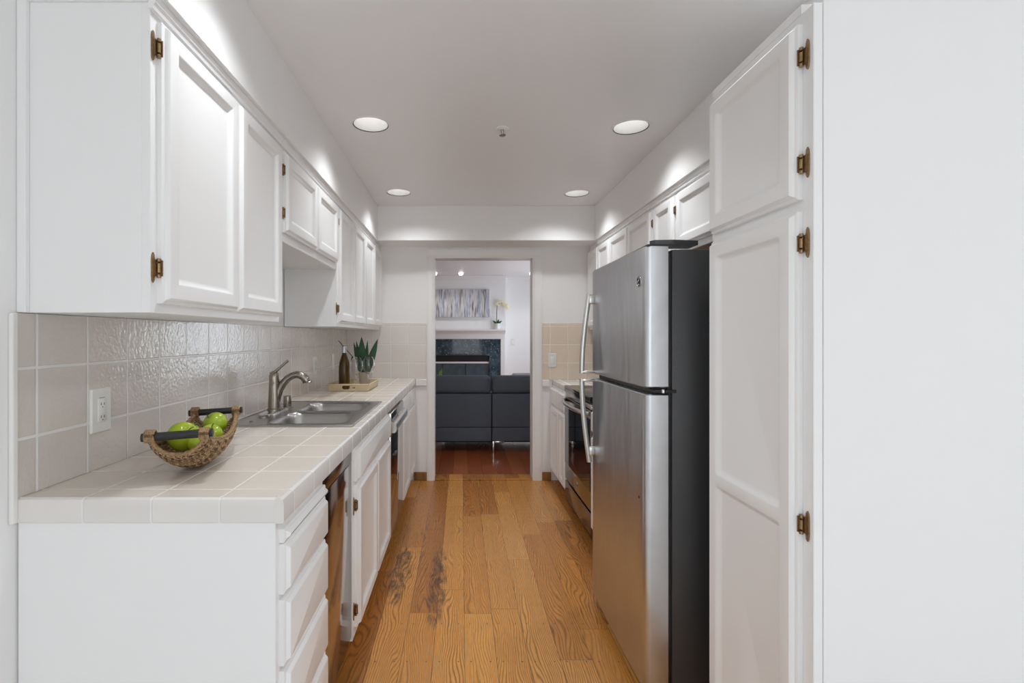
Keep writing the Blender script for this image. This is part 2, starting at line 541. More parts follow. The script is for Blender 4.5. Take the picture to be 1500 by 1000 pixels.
# ------------------------------------------------------------------ room shell
struct('floor', MB().box(-1.3, 3.0, 1.0, 4.585, -0.08, 0), 'oak', 'warm oak plank floor with dark worn stains')
struct('floor_dining_bounce', MB().box(-1.3, 3.0, -3.3, 1.0, -0.08, 0), 'carpet', 'pale carpet added behind the viewer to bounce light to the ceiling')  # invented out of view for a neutral bounce onto the ceiling
struct('floor_living_room', MB().box(-3.2, 2.2, 4.585, 9.4, -0.08, 0.0), 'cherry', 'glossy red brown plank floor beyond the doorway')
struct('trim_1', MB().box(-0.245, 0.64, 4.44, 4.60, 0, 0.012, 0.004), 'oak', 'oak threshold strip in the doorway')

struct('wall_left', MB().box(WL - 0.15, WL, -3.3, WB + 0.13, 0, ZC + 0.2), 'wall', 'white wall behind the sink counter')
struct('wall_right', MB().box(WR, WR + 0.15, 1.19, WB + 0.13, 0, ZC + 0.2), 'wall', 'white wall behind the refrigerator and range')
# end wall at the right of the pantry: its face looks at the camera
struct('wall_right_end', MB().box(0.838, 3.0, 1.15, 1.19, 0, ZC + 0.1, 0.0015, 1), 'wall', 'plain white wall to the right of the pantry')
mb = MB()
OX0, OX1, OZ = -0.243, 0.638, 1.99
mb.box(WL, OX0, WB, WB + 0.13, 0, ZC + 0.2)
mb.box(OX1, WR, WB, WB + 0.13, 0, ZC + 0.2)
mb.box(OX0, OX1, WB, WB + 0.13, OZ, ZC + 0.2)
struct('wall_back', mb, 'wall', 'white wall with the doorway at the end of the kitchen')

# ceiling as cells with round holes for the recessed lights
mb = MB()
bm = mb.bm
xs = [-1.3, -0.60, -0.34, 0.75, 1.01, 3.0]
ys = [-3.3, 1.23, 1.49, 2.43, 2.72, 3.63, 3.92, WB + 0.01]
RH = 0.0885
for i in range(len(xs) - 1):
    for j in range(len(ys) - 1):
        cell = (xs[i], ys[j], xs[i + 1], ys[j + 1])
        hole = [l for l in LIGHTS if cell[0] < l[0] < cell[2] and cell[1] < l[1] < cell[3]]
        if hole:
            lx, ly = hole[0]
            outer = [];
            N = 32
            inner = [(lx + RH * math.cos(2 * PI * k / N), ly + RH * math.sin(2 * PI * k / N)) for k in range(N)]
            for k in range(N):
                a = 2 * PI * k / N
                c, s_ = math.cos(a), math.sin(a)
                tx = ((cell[2] - lx) if c > 0 else (cell[0] - lx)) / c if abs(c) > 1e-6 else 1e9
                ty = ((cell[3] - ly) if s_ > 0 else (cell[1] - ly)) / s_ if abs(s_) > 1e-6 else 1e9
                tt = min(tx, ty)
                outer.append((lx + c * tt, ly + s_ * tt))
            vo = [bm.verts.new((x, y, ZC)) for x, y in outer]
            vi = [bm.verts.new((x, y, ZC)) for x, y in inner]
            for k in range(N):
                q = (k + 1) % N
                bm.faces.new((vo[k], vo[q], vi[q], vi[k]))
            # fill the four cell corners
            for cx, cy in ((cell[0], cell[1]), (cell[2], cell[1]), (cell[2], cell[3]), (cell[0], cell[3])):
                for k in range(N):
                    q = (k + 1) % N
                    (ax_, ay_), (bx_, by_) = outer[k], outer[q]
                    onx = abs(ax_ - cx) < 1e-6 and abs(by_ - cy) < 1e-6
                    ony = abs(ay_ - cy) < 1e-6 and abs(bx_ - cx) < 1e-6
                    if (onx or ony) and not (abs(ax_ - cx) < 1e-6 and abs(ay_ - cy) < 1e-6) and not (abs(bx_ - cx) < 1e-6 and abs(by_ - cy) < 1e-6):
                        bm.faces.new((vo[k], bm.verts.new((cx, cy, ZC)), vo[q]))
        else:
            bm.faces.new([bm.verts.new((x, y, ZC)) for x, y in ((cell[0], cell[1]), (cell[2], cell[1]), (cell[2], cell[3]), (cell[0], cell[3]))])
ceil = struct('ceiling', mb, 'ceiling', 'smooth white kitchen ceiling with recessed lights')
struct('ceiling_light_block', MB().box(-3.4, 3.1, -3.4, 9.5, 2.60, 2.66), 'wall', 'added unseen slab above the ceiling that blocks sky light')  # unseen slab added to keep sky light out from above
SXL, SXR = -0.70, 1.116
struct('ceiling_soffit_left', MB().box(WL, SXL, 1.15, WB, ZS, ZC, 0.002, 1), 'wall', 'white soffit above the sink side cabinets')
struct('ceiling_soffit_right', MB().box(SXR, WR, 1.19, WB, ZS, ZC, 0.002, 1), 'wall', 'white soffit above the refrigerator side cabinets')
struct('ceiling_header', MB().box(SXL, SXR, 4.144, WB, ZS, ZC, 0.002, 1), 'wall', 'white dropped header above the doorway')

# doorway casing, baseboards and wall trims
mb = MB()
for a, b in ((OX0 - 0.066, OX0), (OX1, OX1 + 0.082)):
    mb.box(a, b, WB - 0.018, WB, 0, OZ, 0.003)
    mb.box(a + 0.012, b - 0.012, WB - 0.024, WB - 0.0182, 0, OZ + 0.013, 0.003)
mb.box(OX0 - 0.066, OX1 + 0.082, WB - 0.018, WB, OZ + 0.0003, OZ + 0.085, 0.003)
mb.box(OX0 - 0.054, OX1 + 0.070, WB - 0.0245, WB - 0.0182, OZ + 0.0135, OZ + 0.07, 0.003)
mb.box(OX0, OX0 + 0.004, WB - 0.0175, WB + 0.145, 0, OZ - 0.0045)
mb.box(OX1 - 0.004, OX1, WB - 0.0175, WB + 0.145, 0, OZ - 0.0045)
mb.box(OX0, OX1, WB - 0.0175, WB + 0.145, OZ - 0.004, OZ)
struct('trim_2', mb, 'trim', 'white casing round the doorway')
struct('baseboard_back_left', MB().box(-0.425, OX0 - 0.067, WB - 0.015, WB, 0, 0.075, 0.004), 'oakbase', 'short oak baseboard left of the doorway')
struct('baseboard_back_right', MB().box(OX1 + 0.083, 0.80, WB - 0.015, WB, 0, 0.075, 0.004), 'oakbase', 'short oak baseboard right of the doorway')
struct('trim_3', MB().box(-0.408, OX0 - 0.067, WB - 0.022, WB, 0.845, 0.905, 0.006), 'trim', 'white cap strip under the tiles left of the doorway')
struct('trim_4', MB().box(OX1 + 0.083, 0.785, WB - 0.022, WB, 0.838, 0.90, 0.006), 'trim', 'white cap strip under the tiles right of the doorway')

# tiled backsplash
struct('wall_left_backsplash', MB().box(WL, WL + 0.008, 1.150, WB, 0.9145, 1.344, 0.001, 1), 'tile_left', 'glossy beige tile backsplash behind the sink')
struct('trim_5', MB().box(WL, WL + 0.012, 1.132, 1.1495, 0.858, 1.344, 0.005, 3), 'pot', 'white bullnose edge of the backsplash')
struct('wall_back_backsplash', MB().box(WL + 0.008, OX0 - 0.067, WB - 0.008, WB, 0.905, 1.406, 0.002, 2), 'tile_back', 'beige tiles on the wall left of the doorway')
struct('wall_back_backsplash_right', MB().box(OX1 + 0.083, WR, WB - 0.008, WB, 0.90, 1.406, 0.002, 2), 'tile_backwarmlit', 'beige tiles right of the doorway with warm light put into their colour')
struct('wall_right_backsplash', MB().box(WR - 0.008, WR, 2.44, WB - 0.008, 0.914, 1.344, 0.001, 1), 'tile_left', 'beige tiles on the wall behind the range')

# dining space behind the camera, its windows and carpet invented to give daylight and reflections
mb = MB()
mb.box(-1.2, -0.85, -3.3, -3.15, 0, 2.6); mb.box(2.65, 3.0, -3.3, -3.15, 0, 2.6)
mb.box(-0.85, 2.65, -3.3, -3.15, 0, 0.38); mb.box(-0.85, 2.65, -3.3, -3.15, 2.30, 2.6)
struct('wall_rear', mb, 'wall', 'white wall with the added wide window behind the viewer')
mb = MB()
mb.box(3.0, 3.15, -3.3, -2.35, 0, 2.6); mb.box(3.0, 3.15, 0.15, 1.19, 0, 2.6)
mb.box(3.0, 3.15, -2.35, 0.15, 0, 0.38); mb.box(3.0, 3.15, -2.35, 0.15, 2.30, 2.6)
struct('wall_side', mb, 'wall', 'white side wall of the dining space')
w = thing('window_1', 'added wide window out of view behind the viewer', 'window', (0.9, -3.22, 0.38)); w['kind'] = 'structure'
mb = MB()
for a in (-0.85, 0.29, 1.45, 2.59): mb.box(a, a + 0.06, -3.25, -3.19, 0.38, 2.30)
mb.box(-0.85, 2.65, -3.25, -3.19, 0.38, 0.44); mb.box(-0.85, 2.65, -3.25, -3.19, 2.24, 2.30)
mb.build('window_frame', 'trim', w)
w = thing('window_2', 'added side window of the dining space, out of view', 'window', (3.07, -1.1, 0.38)); w['kind'] = 'structure'
mb = MB()
for a in (-2.35, -1.13, 0.09): mb.box(3.05, 3.10, a, a + 0.06, 0.38, 2.30)
mb.box(3.05, 3.10, -2.35, 0.15, 0.38, 0.44); mb.box(3.05, 3.10, -2.35, 0.15, 2.24, 2.30)
mb.build('window_frame', 'trim', w)

# ------------------------------------------------------------------ cabinet builders


def mapper(side, fx):
    """side -1: left run (faces +x); side +1: right run (faces -x)"""
    return (lambda u, v, n: Vector((fx + n, u, v))) if side < 0 else (lambda u, v, n: Vector((fx - n, u, v)))


OUT = [(0, 0), (0, 0.011), (0.003, 0.0135), (0.0075, 0.0145), (0.0095, 0.0185), (0.0125, 0.0235), (0.0145, 0.0250)]


def panel_door(parent, side, fx, y0, y1, z0, z1, splits=(), name='door', rail=0.048, round_=0.0015, hinges=(), dark=False):
    mp = mapper(side, fx)
    mb = MB()
    R = []
    for ins, n in OUT:
        R.append([mp(u, v, n) for u, v in rrect(y0 + ins, z0 + ins, y1 - ins, z1 - ins, 0.0012 + ins * 0.05)])
    mb.rings(R, True, False)
    I = OUT[-1][0]
    edges = [z0 + I] + list(splits) + [z1 - I]
    for k in range(len(edges) - 1):
        a, b = edges[k], edges[k + 1]
        lo = a + (rail - I if k == 0 else 0.015)
        hi = b - (rail - I if k == len(edges) - 2 else 0.015)
        rg = [[mp(u, v, 0.025) for u, v in rrect(y0 + I, a, y1 - I, b, 0.0012)]]
        for ins, n in ((0, 0.025), (0.003, 0.0240), (0.006, 0.0205), (0.011, 0.0155), (0.017, 0.0125), (0.020, 0.0118)):
            rg.append([mp(u, v, n) for u, v in rrect(y0 + rail + ins, lo + ins, y1 - rail - ins, hi - ins, max(round_ - ins * 0.2, 0.001) if round_ > 0.004 else round_)])
        mb.rings(rg, False, True)
    d = mb.build(name, 'cab', parent, 30)
    for end, zz in hinges:
        hinge(d, side, fx, y0 if end == 'near' else y1, zz, end)
    return d


def slab_front(parent, side, fx, y0, y1, z0, z1, name='drawer'):
    mp = mapper(side, fx)
    mb = MB()
    R = []
    for ins, n in OUT[:-1] + [(0.016, 0.0250)]:
        R.append([mp(u, v, n) for u, v in rrect(y0 + ins, z0 + ins, y1 - ins, z1 - ins, 0.0012)])
    mb.rings(R, True, True)
    return mb.build(name, 'cab', parent, 30)


def hinge(door, side, fx, yedge, z, end):
    """surface hinge: finial leaf on the frame, barrel at the door edge, short leaf on the door edge"""
    s = -1 if end == 'near' else 1
    mp = mapper(side, fx)
    mb = MB()
    u0 = yedge + s * 0.0185
    prof = [(-0.004, -0.030), (0.0, -0.036), (0.004, -0.030), (0.0055, -0.018), (0.0055, 0.018), (0.004, 0.030), (0.0, 0.036), (-0.004, 0.030), (-0.0055, 0.018), (-0.0055, -0.018)]
    mb.rings([[mp(u0 + a, z + b, n) for a, b in prof] for n in (0.0002, 0.0035)])
    mb.rings([[mp(u0 + s * -0.004 + a, z + b, n) for a, b in ((-0.007, -0.019), (0.007, -0.019), (0.007, 0.019), (-0.007, 0.019))] for n in (0.0003, 0.0045)])
    for zb, hb in ((-0.0235, 0.009), (-0.012, 0.024), (0.0145, 0.009)):
        rr = []
        for h, r in ((0, 0.003), (0.001, 0.0046), (hb - 0.001, 0.0046), (hb, 0.003)):
            c = mp(yedge + s * 0.0052, z + zb + h, 0.0078)
            rr.append([c + Vector((r * math.cos(2 * PI * k / 12), r * math.sin(2 * PI * k / 12), 0)) for k in range(12)])
        mb.rings(rr)
    mb.rings([[mp(yedge + s * q, z + b, n) for n, b in ((0.0045, -0.019), (0.0150, -0.019), (0.0150, 0.019), (0.0045, 0.019))] for q in (0.0002, 0.0022)])
    mb.build('hinge', 'brass', door, 35, label='antique brass hinge')


def carcass(parent, side, fx, wallx, y0, y1, z0, z1, open_top=False, frame_z0=None, name='body'):
    a, b = (wallx, fx - 0.02) if side < 0 else (fx + 0.02, wallx)
    mb = MB()
    if open_top:
        mb.box(a, b, y0, y0 + 0.018, z0, z1); mb.box(a, b, y1 - 0.018, y1, z0, z1)
        mb.box(a, b, y0 + 0.018, y1 - 0.018, z0, z0 + 0.018)
        c = a if side < 0 else b - 0.01
        mb.box(c, c + 0.01, y0 + 0.018, y1 - 0.018, z0 + 0.018, z1)
    else:
        mb.box(a, b, y0, y1, z0, z1, 0.001, 1)
    mb.build(name, 'cab', parent)
    f0, f1 = (fx - 0.02, fx) if side < 0 else (fx, fx + 0.02)
    MB().box(f0, f1, y0, y1, z0 if frame_z0 is None else frame_z0, z1, 0.0012, 1).build('face_frame', 'cab', parent)


def toe_kick(parent, side, x, wallx, y0, y1, z1=0.08):
    a, b = (wallx + 0.05, x) if side < 0 else (x, wallx - 0.05)
    MB().box(a, b, y0, y1, 0, z1).build('toe_kick', 'toe', parent)


# ------------------------------------------------------------------ left base run
LF = -0.432       # face frame plane
LW = WL + 0.004

# drawer cabinet (nearest)
c = thing('drawer_cabinet', 'white base cabinet with four drawers under the near end of the tiled counter', 'cabinet', (-0.74, 1.35, 0))
carcass(c, -1, LF, LW, 1.173, 1.545, 0.08, 0.857)
mb = MB().box(LW, LF, 1.155, 1.1725, 0, 0.857, 0.0015, 1)
mb.build('end_panel', 'cab', c)
toe_kick(c, -1, -0.50, WL, 1.174, 1.545)
slab_front(c, -1, LF, 1.176, 1.532, 0.800, 0.833, 'pull_out_board')
slab_front(c, -1, LF, 1.176, 1.532, 0.678, 0.7975)
slab_front(c, -1, LF, 1.176, 1.532, 0.508, 0.665)
slab_front(c, -1, LF, 1.176, 1.532, 0.335, 0.496)
slab_front(c, -1, LF, 1.176, 1.532, 0.125, 0.323)

# trash compactor with a mirror bright door
c = thing('trash_compactor', 'slim shiny trash compactor reflecting the floor between the drawers and sink cabinet', 'trash compactor', (-0.74, 1.76, 0))
MB().box(-1.0, -0.462, 1.553, 1.962, 0.03, 0.852).build('body', 'black', c)
MB().box(-0.462, -0.4345, 1.552, 1.962, 0.10, 0.790, 0.002).build('door', 'compactorsteel', c, 30)
MB().box(-0.462, -0.4345, 1.552, 1.962, 0.793, 0.852, 0.002).build('control_panel', 'darkpanel', c, 30)
MB().box(-0.48, -0.462, 1.556, 1.960, 0.03, 0.098).build('toe_kick', 'compactorsteel', c)

# sink cabinet
c = thing('sink_cabinet', 'white sink base cabinet with two panelled doors and brass hinges', 'cabinet', (-0.74, 2.43, 0))
carcass(c, -1, LF, LW, 1.968, 2.905, 0.08, 0.857, open_top=True)
toe_kick(c, -1, -0.50, WL, 1.97, 2.903, 0.08)
slab_front(c, -1, LF, 2.003, 2.880, 0.704, 0.832, 'false_front')
panel_door(c, -1, LF, 2.003, 2.437, 0.118, 0.688, hinges=(('near', 0.61), ('near', 0.19)))
panel_door(c, -1, LF, 2.443, 2.880, 0.118, 0.688, hinges=(('far', 0.61), ('far', 0.19)))

# dishwasher
c = thing('dishwasher', 'dark glossy dishwasher with a silver bar handle under the counter', 'dishwasher', (-0.74, 3.21, 0))
MB().box(-1.0, -0.455, 2.912, 3.518, 0.03, 0.852).build('body', 'black', c)
MB().box(-0.455, -0.4140, 2.916, 3.514, 0.10, 0.700, 0.003).build('door', 'mirrorsteel', c, 30)
cp = MB().box(-0.455, -0.4120, 2.916, 3.514, 0.704, 0.838, 0.004).build('control_panel', 'steelbar', c, 30)
MB().box(-0.4118, -0.4085, 2.925, 3.24, 0.786, 0.834, 0.001).build('display', 'blackglass', cp)
mb = MB()
mb.rings([[(x, y, z) for x, z in ((-0.4115, 0.722), (-0.3940, 0.720), (-0.3840, 0.728), (-0.3810, 0.750), (-0.3840, 0.772), (-0.3940, 0.782), (-0.4115, 0.783))] for y in (2.918, 3.512)])
mb.build('handle', 'steelbar', c, 40, label='wide silver bar handle')
MB().box(-0.49, -0.47, 2.916, 3.514, 0.0, 0.095).build('toe_kick', 'black', c)

# far base cabinet
c = thing('base_cabinet', 'white base cabinet beside the doorway at the far end of the sink counter', 'cabinet', (-0.74, 3.98, 0))
carcass(c, -1, LF, LW, 3.524, 4.444, 0.08, 0.857)
toe_kick(c, -1, -0.50, WL, 3.526, 4.44)
for a, b in ((3.535, 3.982), (3.988, 4.436)):
    slab_front(c, -1, LF, a, b, 0.700, 0.838)
    panel_door(c, -1, LF, a, b, 0.11, 0.682, hinges=(('near' if a < 3.6 else 'far', 0.60), ('near' if a < 3.6 else 'far', 0.19)) if a > 3.6 else ())

# countertop with a cut-out for the sink
SX0, SX1, SY0, SY1 = -0.965, -0.470, 2.075, 2.795
c = thing('countertop', 'long beige tiled countertop holding the sink and fruit basket', 'countertop', (-0.72, 2.8, 0.86))
ZT = 0.914
mb = MB()
mb.box(WL + 0.0005, -0.4305, 1.168, SY0, 0.859, ZT); mb.box(WL + 0.0005, -0.4305, SY1, WB - 0.0005, 0.859, ZT)
mb.box(WL + 0.0005, SX0, SY0, SY1, 0.859, ZT); mb.box(SX1, -0.4305, SY0, SY1, 0.859, ZT)
mb.build('tile_top', 'counter', c)
mb = MB()


def nosing(mb, p0, p1, out, z0=0.857, z1=ZT + 0.0015, t=0.021):
    """rounded edge tile between p0 and p1 (xy), bulging along out"""
    prof = [(0, z0), (t * 0.8, z0), (t, z0 + 0.004), (t, z1 - 0.012), (t * 0.86, z1 - 0.004), (t * 0.55, z1), (0, z1 - 0.001)]
    R = []
    for p in (p0, p1):
        R.append([(p[0] + out[0] * a, p[1] + out[1] * a, h) for a, h in prof])
    mb.rings(R)


nosing(mb, (-0.431, 1.147), (-0.431, WB - 0.0005), (1, 0))
nosing(mb, (WL + 0.0005, 1.168), (-0.4312, 1.168), (0, -1))
mb.build('edge_trim', 'nosing', c, 35)

# ------------------------------------------------------------------ sink, faucet and fittings
s = thing('kitchen_sink', 'stainless double bowl sink set in the tiled counter', 'sink', (-0.71, 2.43, ZT))


def bowl(y0, y1, x0=-0.835, x1=-0.492, depth=0.17):
    mb = MB()
    R = []
    for ins, dz, r in ((-0.006, 0.0062, 0.075), (0.0, 0.0055, 0.07), (0.006, -0.004, 0.065), (0.012, -0.02, 0.06), (0.022, -depth + 0.03, 0.055), (0.032, -depth + 0.012, 0.05), (0.06, -depth, 0.045)):
        R.append([(u, v, ZT + dz) for u, v in rrect(x0 + ins, y0 + ins, x1 - ins, y1 - ins, r, 8)])
    mb.rings(R, False, True)
    b = mb.build('bowl', 'sinksteel', s, 50)
    d = MB().lathe([(0.0, 0.001), (0.030, 0.001), (0.042, 0.003), (0.045, 0.0005)], (x0 + x1) / 2, (y0 + y1) / 2, ZT - depth + 0.0005, 24, False, False)
    d.build('drain', 'chrome', b, 40)


bowl(2.10, 2.415); bowl(2.455, 2.77)
mb = MB()
ry0, ry1, rx0, rx1 = 2.05, 2.82, -0.985, -0.45


def frame_ring(mb, outer, inner, z):
    pass


# rim deck: plates around the bowls (left deck, front strip, near, middle and far strips)
for (a, b, e, f) in ((rx0, -0.829, ry0, ry1), (-0.498, rx1, ry0, ry1), (-0.829, -0.498, ry0, 2.106), (-0.829, -0.498, 2.409, 2.461), (-0.829, -0.498, 2.764, ry1)):
    mb.box(a, b, e, f, ZT + 0.001, ZT + 0.0055)
# rounded corners between rim plates and bowls
for (e, f) in ((2.10, 2.415), (2.455, 2.77)):
    sq = rrect(-0.835, e, -0.492, f, 0.0002, 8); rr_ = rrect(-0.835, e, -0.492, f, 0.07, 8)
    mb.rings([[(u, v, ZT + 0.0058) for u, v in sq], [(u, v, ZT + 0.0058) for u, v in rr_]], False, False)
# raised outer lip
for r0, r1 in (((rx0 + 0.004, ry0 + 0.004), (rx1 - 0.004, ry0 + 0.004)), ((rx1 - 0.004, ry0 + 0.004), (rx1 - 0.004, ry1 - 0.004)), ((rx1 - 0.004, ry1 - 0.004), (rx0 + 0.004, ry1 - 0.004)), ((rx0 + 0.004, ry1 - 0.004), (rx0 + 0.004, ry0 + 0.004))):
    mb.tube([(*r0, ZT + 0.005), (*r1, ZT + 0.005)], 0.004, 8)
mb.build('rim', 'sinksteel', s, 40)

ZD = ZT + 0.0056
f = thing('faucet', 'brushed nickel single lever faucet arching over the sink', 'faucet', (-0.915, 2.43, ZD))
fx, fy = -0.915, 2.43
MB().rings([[(u, v, ZD + h) for u, v in rrect(fx - 0.034 + i, fy - 0.13 + i, fx + 0.034 - i, fy + 0.13 - i, 0.032 - i, 8)] for i, h in ((0, 0), (0, 0.004), (0.006, 0.009))]).build('deck_plate', 'chrome', f, 40)
MB().lathe([(0.034, 0.008), (0.034, 0.016), (0.030, 0.019), (0.0285, 0.06), (0.026, 0.11), (0.0245, 0.134), (0.0257, 0.135), (0.0257, 0.141), (0.0245, 0.142), (0.0257, 0.179), (0.0245, 0.182)], fx, fy, ZD, 28).build('body', 'nickel', f, 40)
pts = []
rad = []
for (ox, oz, r) in ((0.008, 0.040, 0.018), (0.014, 0.080, 0.0185), (0.024, 0.118, 0.0185), (0.040, 0.150, 0.018), (0.060, 0.176, 0.0175), (0.083, 0.193, 0.017), (0.106, 0.199, 0.0175), (0.128, 0.193, 0.0185), (0.145, 0.178, 0.020), (0.152, 0.163, 0.021), (0.154, 0.158, 0.019)):
    pts.append((fx + ox, fy + ox * 0.12, ZD + oz * 0.91)); rad.append(r)
MB().tube(pts, rad, 18, up=Vector((0, 1, 0))).build('spout', 'nickel', f, 50)
MB().tube([(fx + 0.146, fy + 0.018, ZD + 0.146), (fx + 0.165, fy + 0.02, ZD + 0.144), (fx + 0.180, fy + 0.02, ZD + 0.147)], [0.015, 0.010, 0.004], 12, (1.5, 0.5)).build('spray_lip', 'nickel', f, 40)
mb = MB().lathe([(0.022, 0.1815), (0.0215, 0.187), (0.012, 0.194)], fx, fy, ZD, 24)
mb.tube([(fx - 0.018, fy - 0.004, ZD + 0.186), (fx + 0.004, fy, ZD + 0.196), (fx + 0.030, fy + 0.006, ZD + 0.220), (fx + 0.062, fy + 0.014, ZD + 0.250)], [0.010, 0.012, 0.0085, 0.0085], 12, (1.3, 0.75))
mb.build('lever', 'nickel', f, 50)

a = thing('air_gap', 'small chrome cylinder air gap cap beside the faucet', 'air gap', (-0.905, 2.585, ZD))
MB().lathe([(0.030, 0), (0.030, 0.003), (0.024, 0.005)], -0.905, 2.585, ZD, 24).build('flange', 'sinksteel', a, 40)
MB().lathe([(0.0195, 0.004), (0.0205, 0.008), (0.0205, 0.055), (0.019, 0.060), (0.012, 0.062)], -0.905, 2.585, ZD, 24).build('cap', 'nickel', a, 40)
tag(MB().lathe([(0.024, 0), (0.0235, 0.005), (0.018, 0.008), (0.004, 0.009)], -0.90, 2.262, ZD, 24).build('hole_cover', 'nickel', None, 40), 'round flat metal hole cover on the sink deck before the faucet', 'hole cover')
tag(MB().lathe([(0.008, 0), (0.007, 0.004), (0.002, 0.006)], -0.905, 2.14, ZD, 16).build('deck_button', 'brass', None, 40), 'tiny brass coloured button on the near corner of the sink deck', 'button')

# ------------------------------------------------------------------ left wall cabinets
UF = -0.731
UT, UD0, UD1 = ZS, 1.368, 2.043


def crown(parent, side, fx, y0, y1, wallx=None):
    """small moulding under the soffit"""
    s = 1 if side < 0 else -1
    mb = MB()
    prof = [(0, 2.056), (0.010, 2.056), (0.012, 2.064), (0.017, 2.070), (0.018, ZS - 0.001), (0, ZS - 0.001)]
    mb.rings([[(fx + s * a, y, h) for a, h in prof] for y in (y0, y1)])
    mb.build('moulding', 'cab', parent, 25)


c = thing('wall_cabinet', 'tall white two door wall cabinet with exposed end panel nearest the viewer', 'cabinet', (-0.88, 1.58, 1.345))
carcass(c, -1, UF, LW, 1.167, 1.990, 1.345, UT)
MB().box(WL + 0.001, WL + 0.022, 1.154, 1.1668, 1.345, UT, 0.002).build('scribe_strip', 'cab', c)
MB().box(WL + 0.022, UF, 1.159, 1.1668, 2.073, UT, 0.002).build('top_strip', 'cab', c)
crown(c, -1, UF, 1.16, 1.990)
panel_door(c, -1, UF, 1.193, 1.588, UD0, UD1, hinges=(('near', 1.977), ('near', 1.452)))
panel_door(c, -1, UF, 1.598, 1.972, UD0, UD1, hinges=(('far', 1.977), ('far', 1.452)))

c = thing('wall_cabinet', 'short white wall cabinet above the sink with two square doors', 'cabinet', (-0.88, 2.44, 1.68))
carcass(c, -1, UF, LW, 1.992, 2.890, 1.68, UT)
crown(c, -1, UF, 1.992, 2.890)
MB().box(UF - 0.02, UF + 0.008, 1.994, 2.888, 1.672, 1.702, 0.004).build('light_rail', 'cab', c)
panel_door(c, -1, UF, 2.022, 2.452, 1.712, UD1, hinges=(('near', 1.965), ('near', 1.79)))
panel_door(c, -1, UF, 2.460, 2.872, 1.712, UD1, hinges=(('far', 1.965), ('far', 1.79)))

c = thing('wall_cabinet', 'long white wall cabinet with four narrow doors over the wine tray', 'cabinet', (-0.88, 3.66, 1.345))
carcass(c, -1, UF, LW, 2.892, 4.442, 1.345, UT)
crown(c, -1, UF, 2.892, 4.14)
for k, (a, b) in enumerate(((2.915, 3.290), (3.297, 3.672), (3.680, 4.052), (4.060, 4.432))):
    h = ('near' if k % 2 == 0 else 'far')
    panel_door(c, -1, UF, a, b, UD0, UD1 - (0.0 if k < 3 else 0.0), hinges=((h, 1.96), (h, 1.45)) if k in (0,) else ())

# ------------------------------------------------------------------ right side
RW = WR - 0.004
PF = 0.815
c = thing('pantry_cabinet', 'tall white pantry cabinet with one door over a longer door beside the refrigerator', 'cabinet', (1.1, 1.40, 0))
MB().box(PF + 0.022, RW, 1.192, 1.612, 0.0, 2.062).build('body', 'cab', c)
MB().box(PF, PF + 0.0215, 1.150, 1.614, 0.08, 2.062, 0.0015, 1).build('face_frame', 'cab', c)
MB().box(PF + 0.0215, PF + 0.06, 1.192, 1.612, 0, 0.08).build('toe_kick', 'toe', c)
MB().box(PF + 0.0005, PF + 0.34, 1.192, 1.612, 2.0625, 2.085).build('top_panel', 'cab', c)
panel_door(c, 1, PF, 1.186, 1.598, 1.615, 2.034, round_=0.012, hinges=(('near', 1.952), ('near', 1.698)))
panel_door(c, 1, PF, 1.186, 1.598, 0.115, 1.588, splits=(0.843,), round_=0.012, hinges=(('near', 1.510), ('near', 0.843), ('near', 0.19)))

# refrigerator
FX, FY0, FY1, FZ = 0.635, 1.724, 2.425, 1.603
f = thing('refrigerator', 'stainless top freezer refrigerator with a dark side panel', 'refrigerator', (1.02, 2.07, 0))
MB().box(0.732, 1.40, FY0 + 0.004, FY1 - 0.004, 0.055, FZ - 0.012, 0.004).build('cabinet_body', 'fridgeside', f, 30, label='black textured refrigerator body')
MB().box(0.718, 0.7315, FY0 + 0.012, FY1 - 0.012, 0.07, FZ - 0.02).build('gasket', 'black', f)
MB().box(0.74, 0.78, FY0 + 0.02, FY1 - 0.02, 0.012, 0.054).build('base_grille', 'black', f)
for yy in (FY0 + 0.06, FY1 - 0.06):
    for xx in (0.80, 1.33):
        MB().lathe([(0.02, 0), (0.02, 0.056)], xx, yy, 0.0, 12).build('foot', 'black', f)


def fridge_door(z0, z1, nm):
    """door plan: nearly flat face, softly rounded vertical edges, slight crown"""
    plan = []
    xb = 0.7175
    w = FY1 - FY0
    N = 24
    rc = 0.024
    for k in range(7):
        a = PI / 2 * k / 6
        plan.append((FX + rc - rc * math.sin(a), FY0 + rc - rc * math.cos(a)))
    for k in range(1, 12):
        t = k / 12
        plan.append((FX - 0.004 * math.sin(PI * t), FY0 + rc + (w - 2 * rc) * t))
    for k in range(7):
        a = PI / 2 * (1 - k / 6)
        plan.append((FX + rc - rc * math.sin(a), FY1 - rc + rc * math.cos(a)))
    plan.append((xb, FY1)); plan.append((xb, FY0))
    mb = MB()
    R = []
    for ins, h in ((0.004, z0), (0.0, z0 + 0.004), (0.0, z1 - 0.004), (0.004, z1)):
        ring = []
        for x, y in plan:
            yy = y + (ins if y < 2.0 else -ins) * (1 if abs(y - 2.07) > 0.2 else 0)
            ring.append((x + ins, yy, h))
        R.append(ring)
    mb.rings(R)
    return mb.build(nm, 'steel', f, 35)


dz_split = 1.100
d1 = fridge_door(1.110, FZ, 'freezer_door')
d2 = fridge_door(0.052, 1.088, 'refrigerator_door')


def strip_cap(door, z0, z1, out):
    mb = MB()
    plan = [(FX - out + 0.020, FY0 - out * 0.0 + 0.004)]
    mb.box(FX + 0.012, 0.717, FY0 + 0.004, FY1 - 0.004, z0, z1)
    return mb.build('door_cap', 'black', door)


strip_cap(d1, FZ + 0.0002, FZ + 0.006, 0)
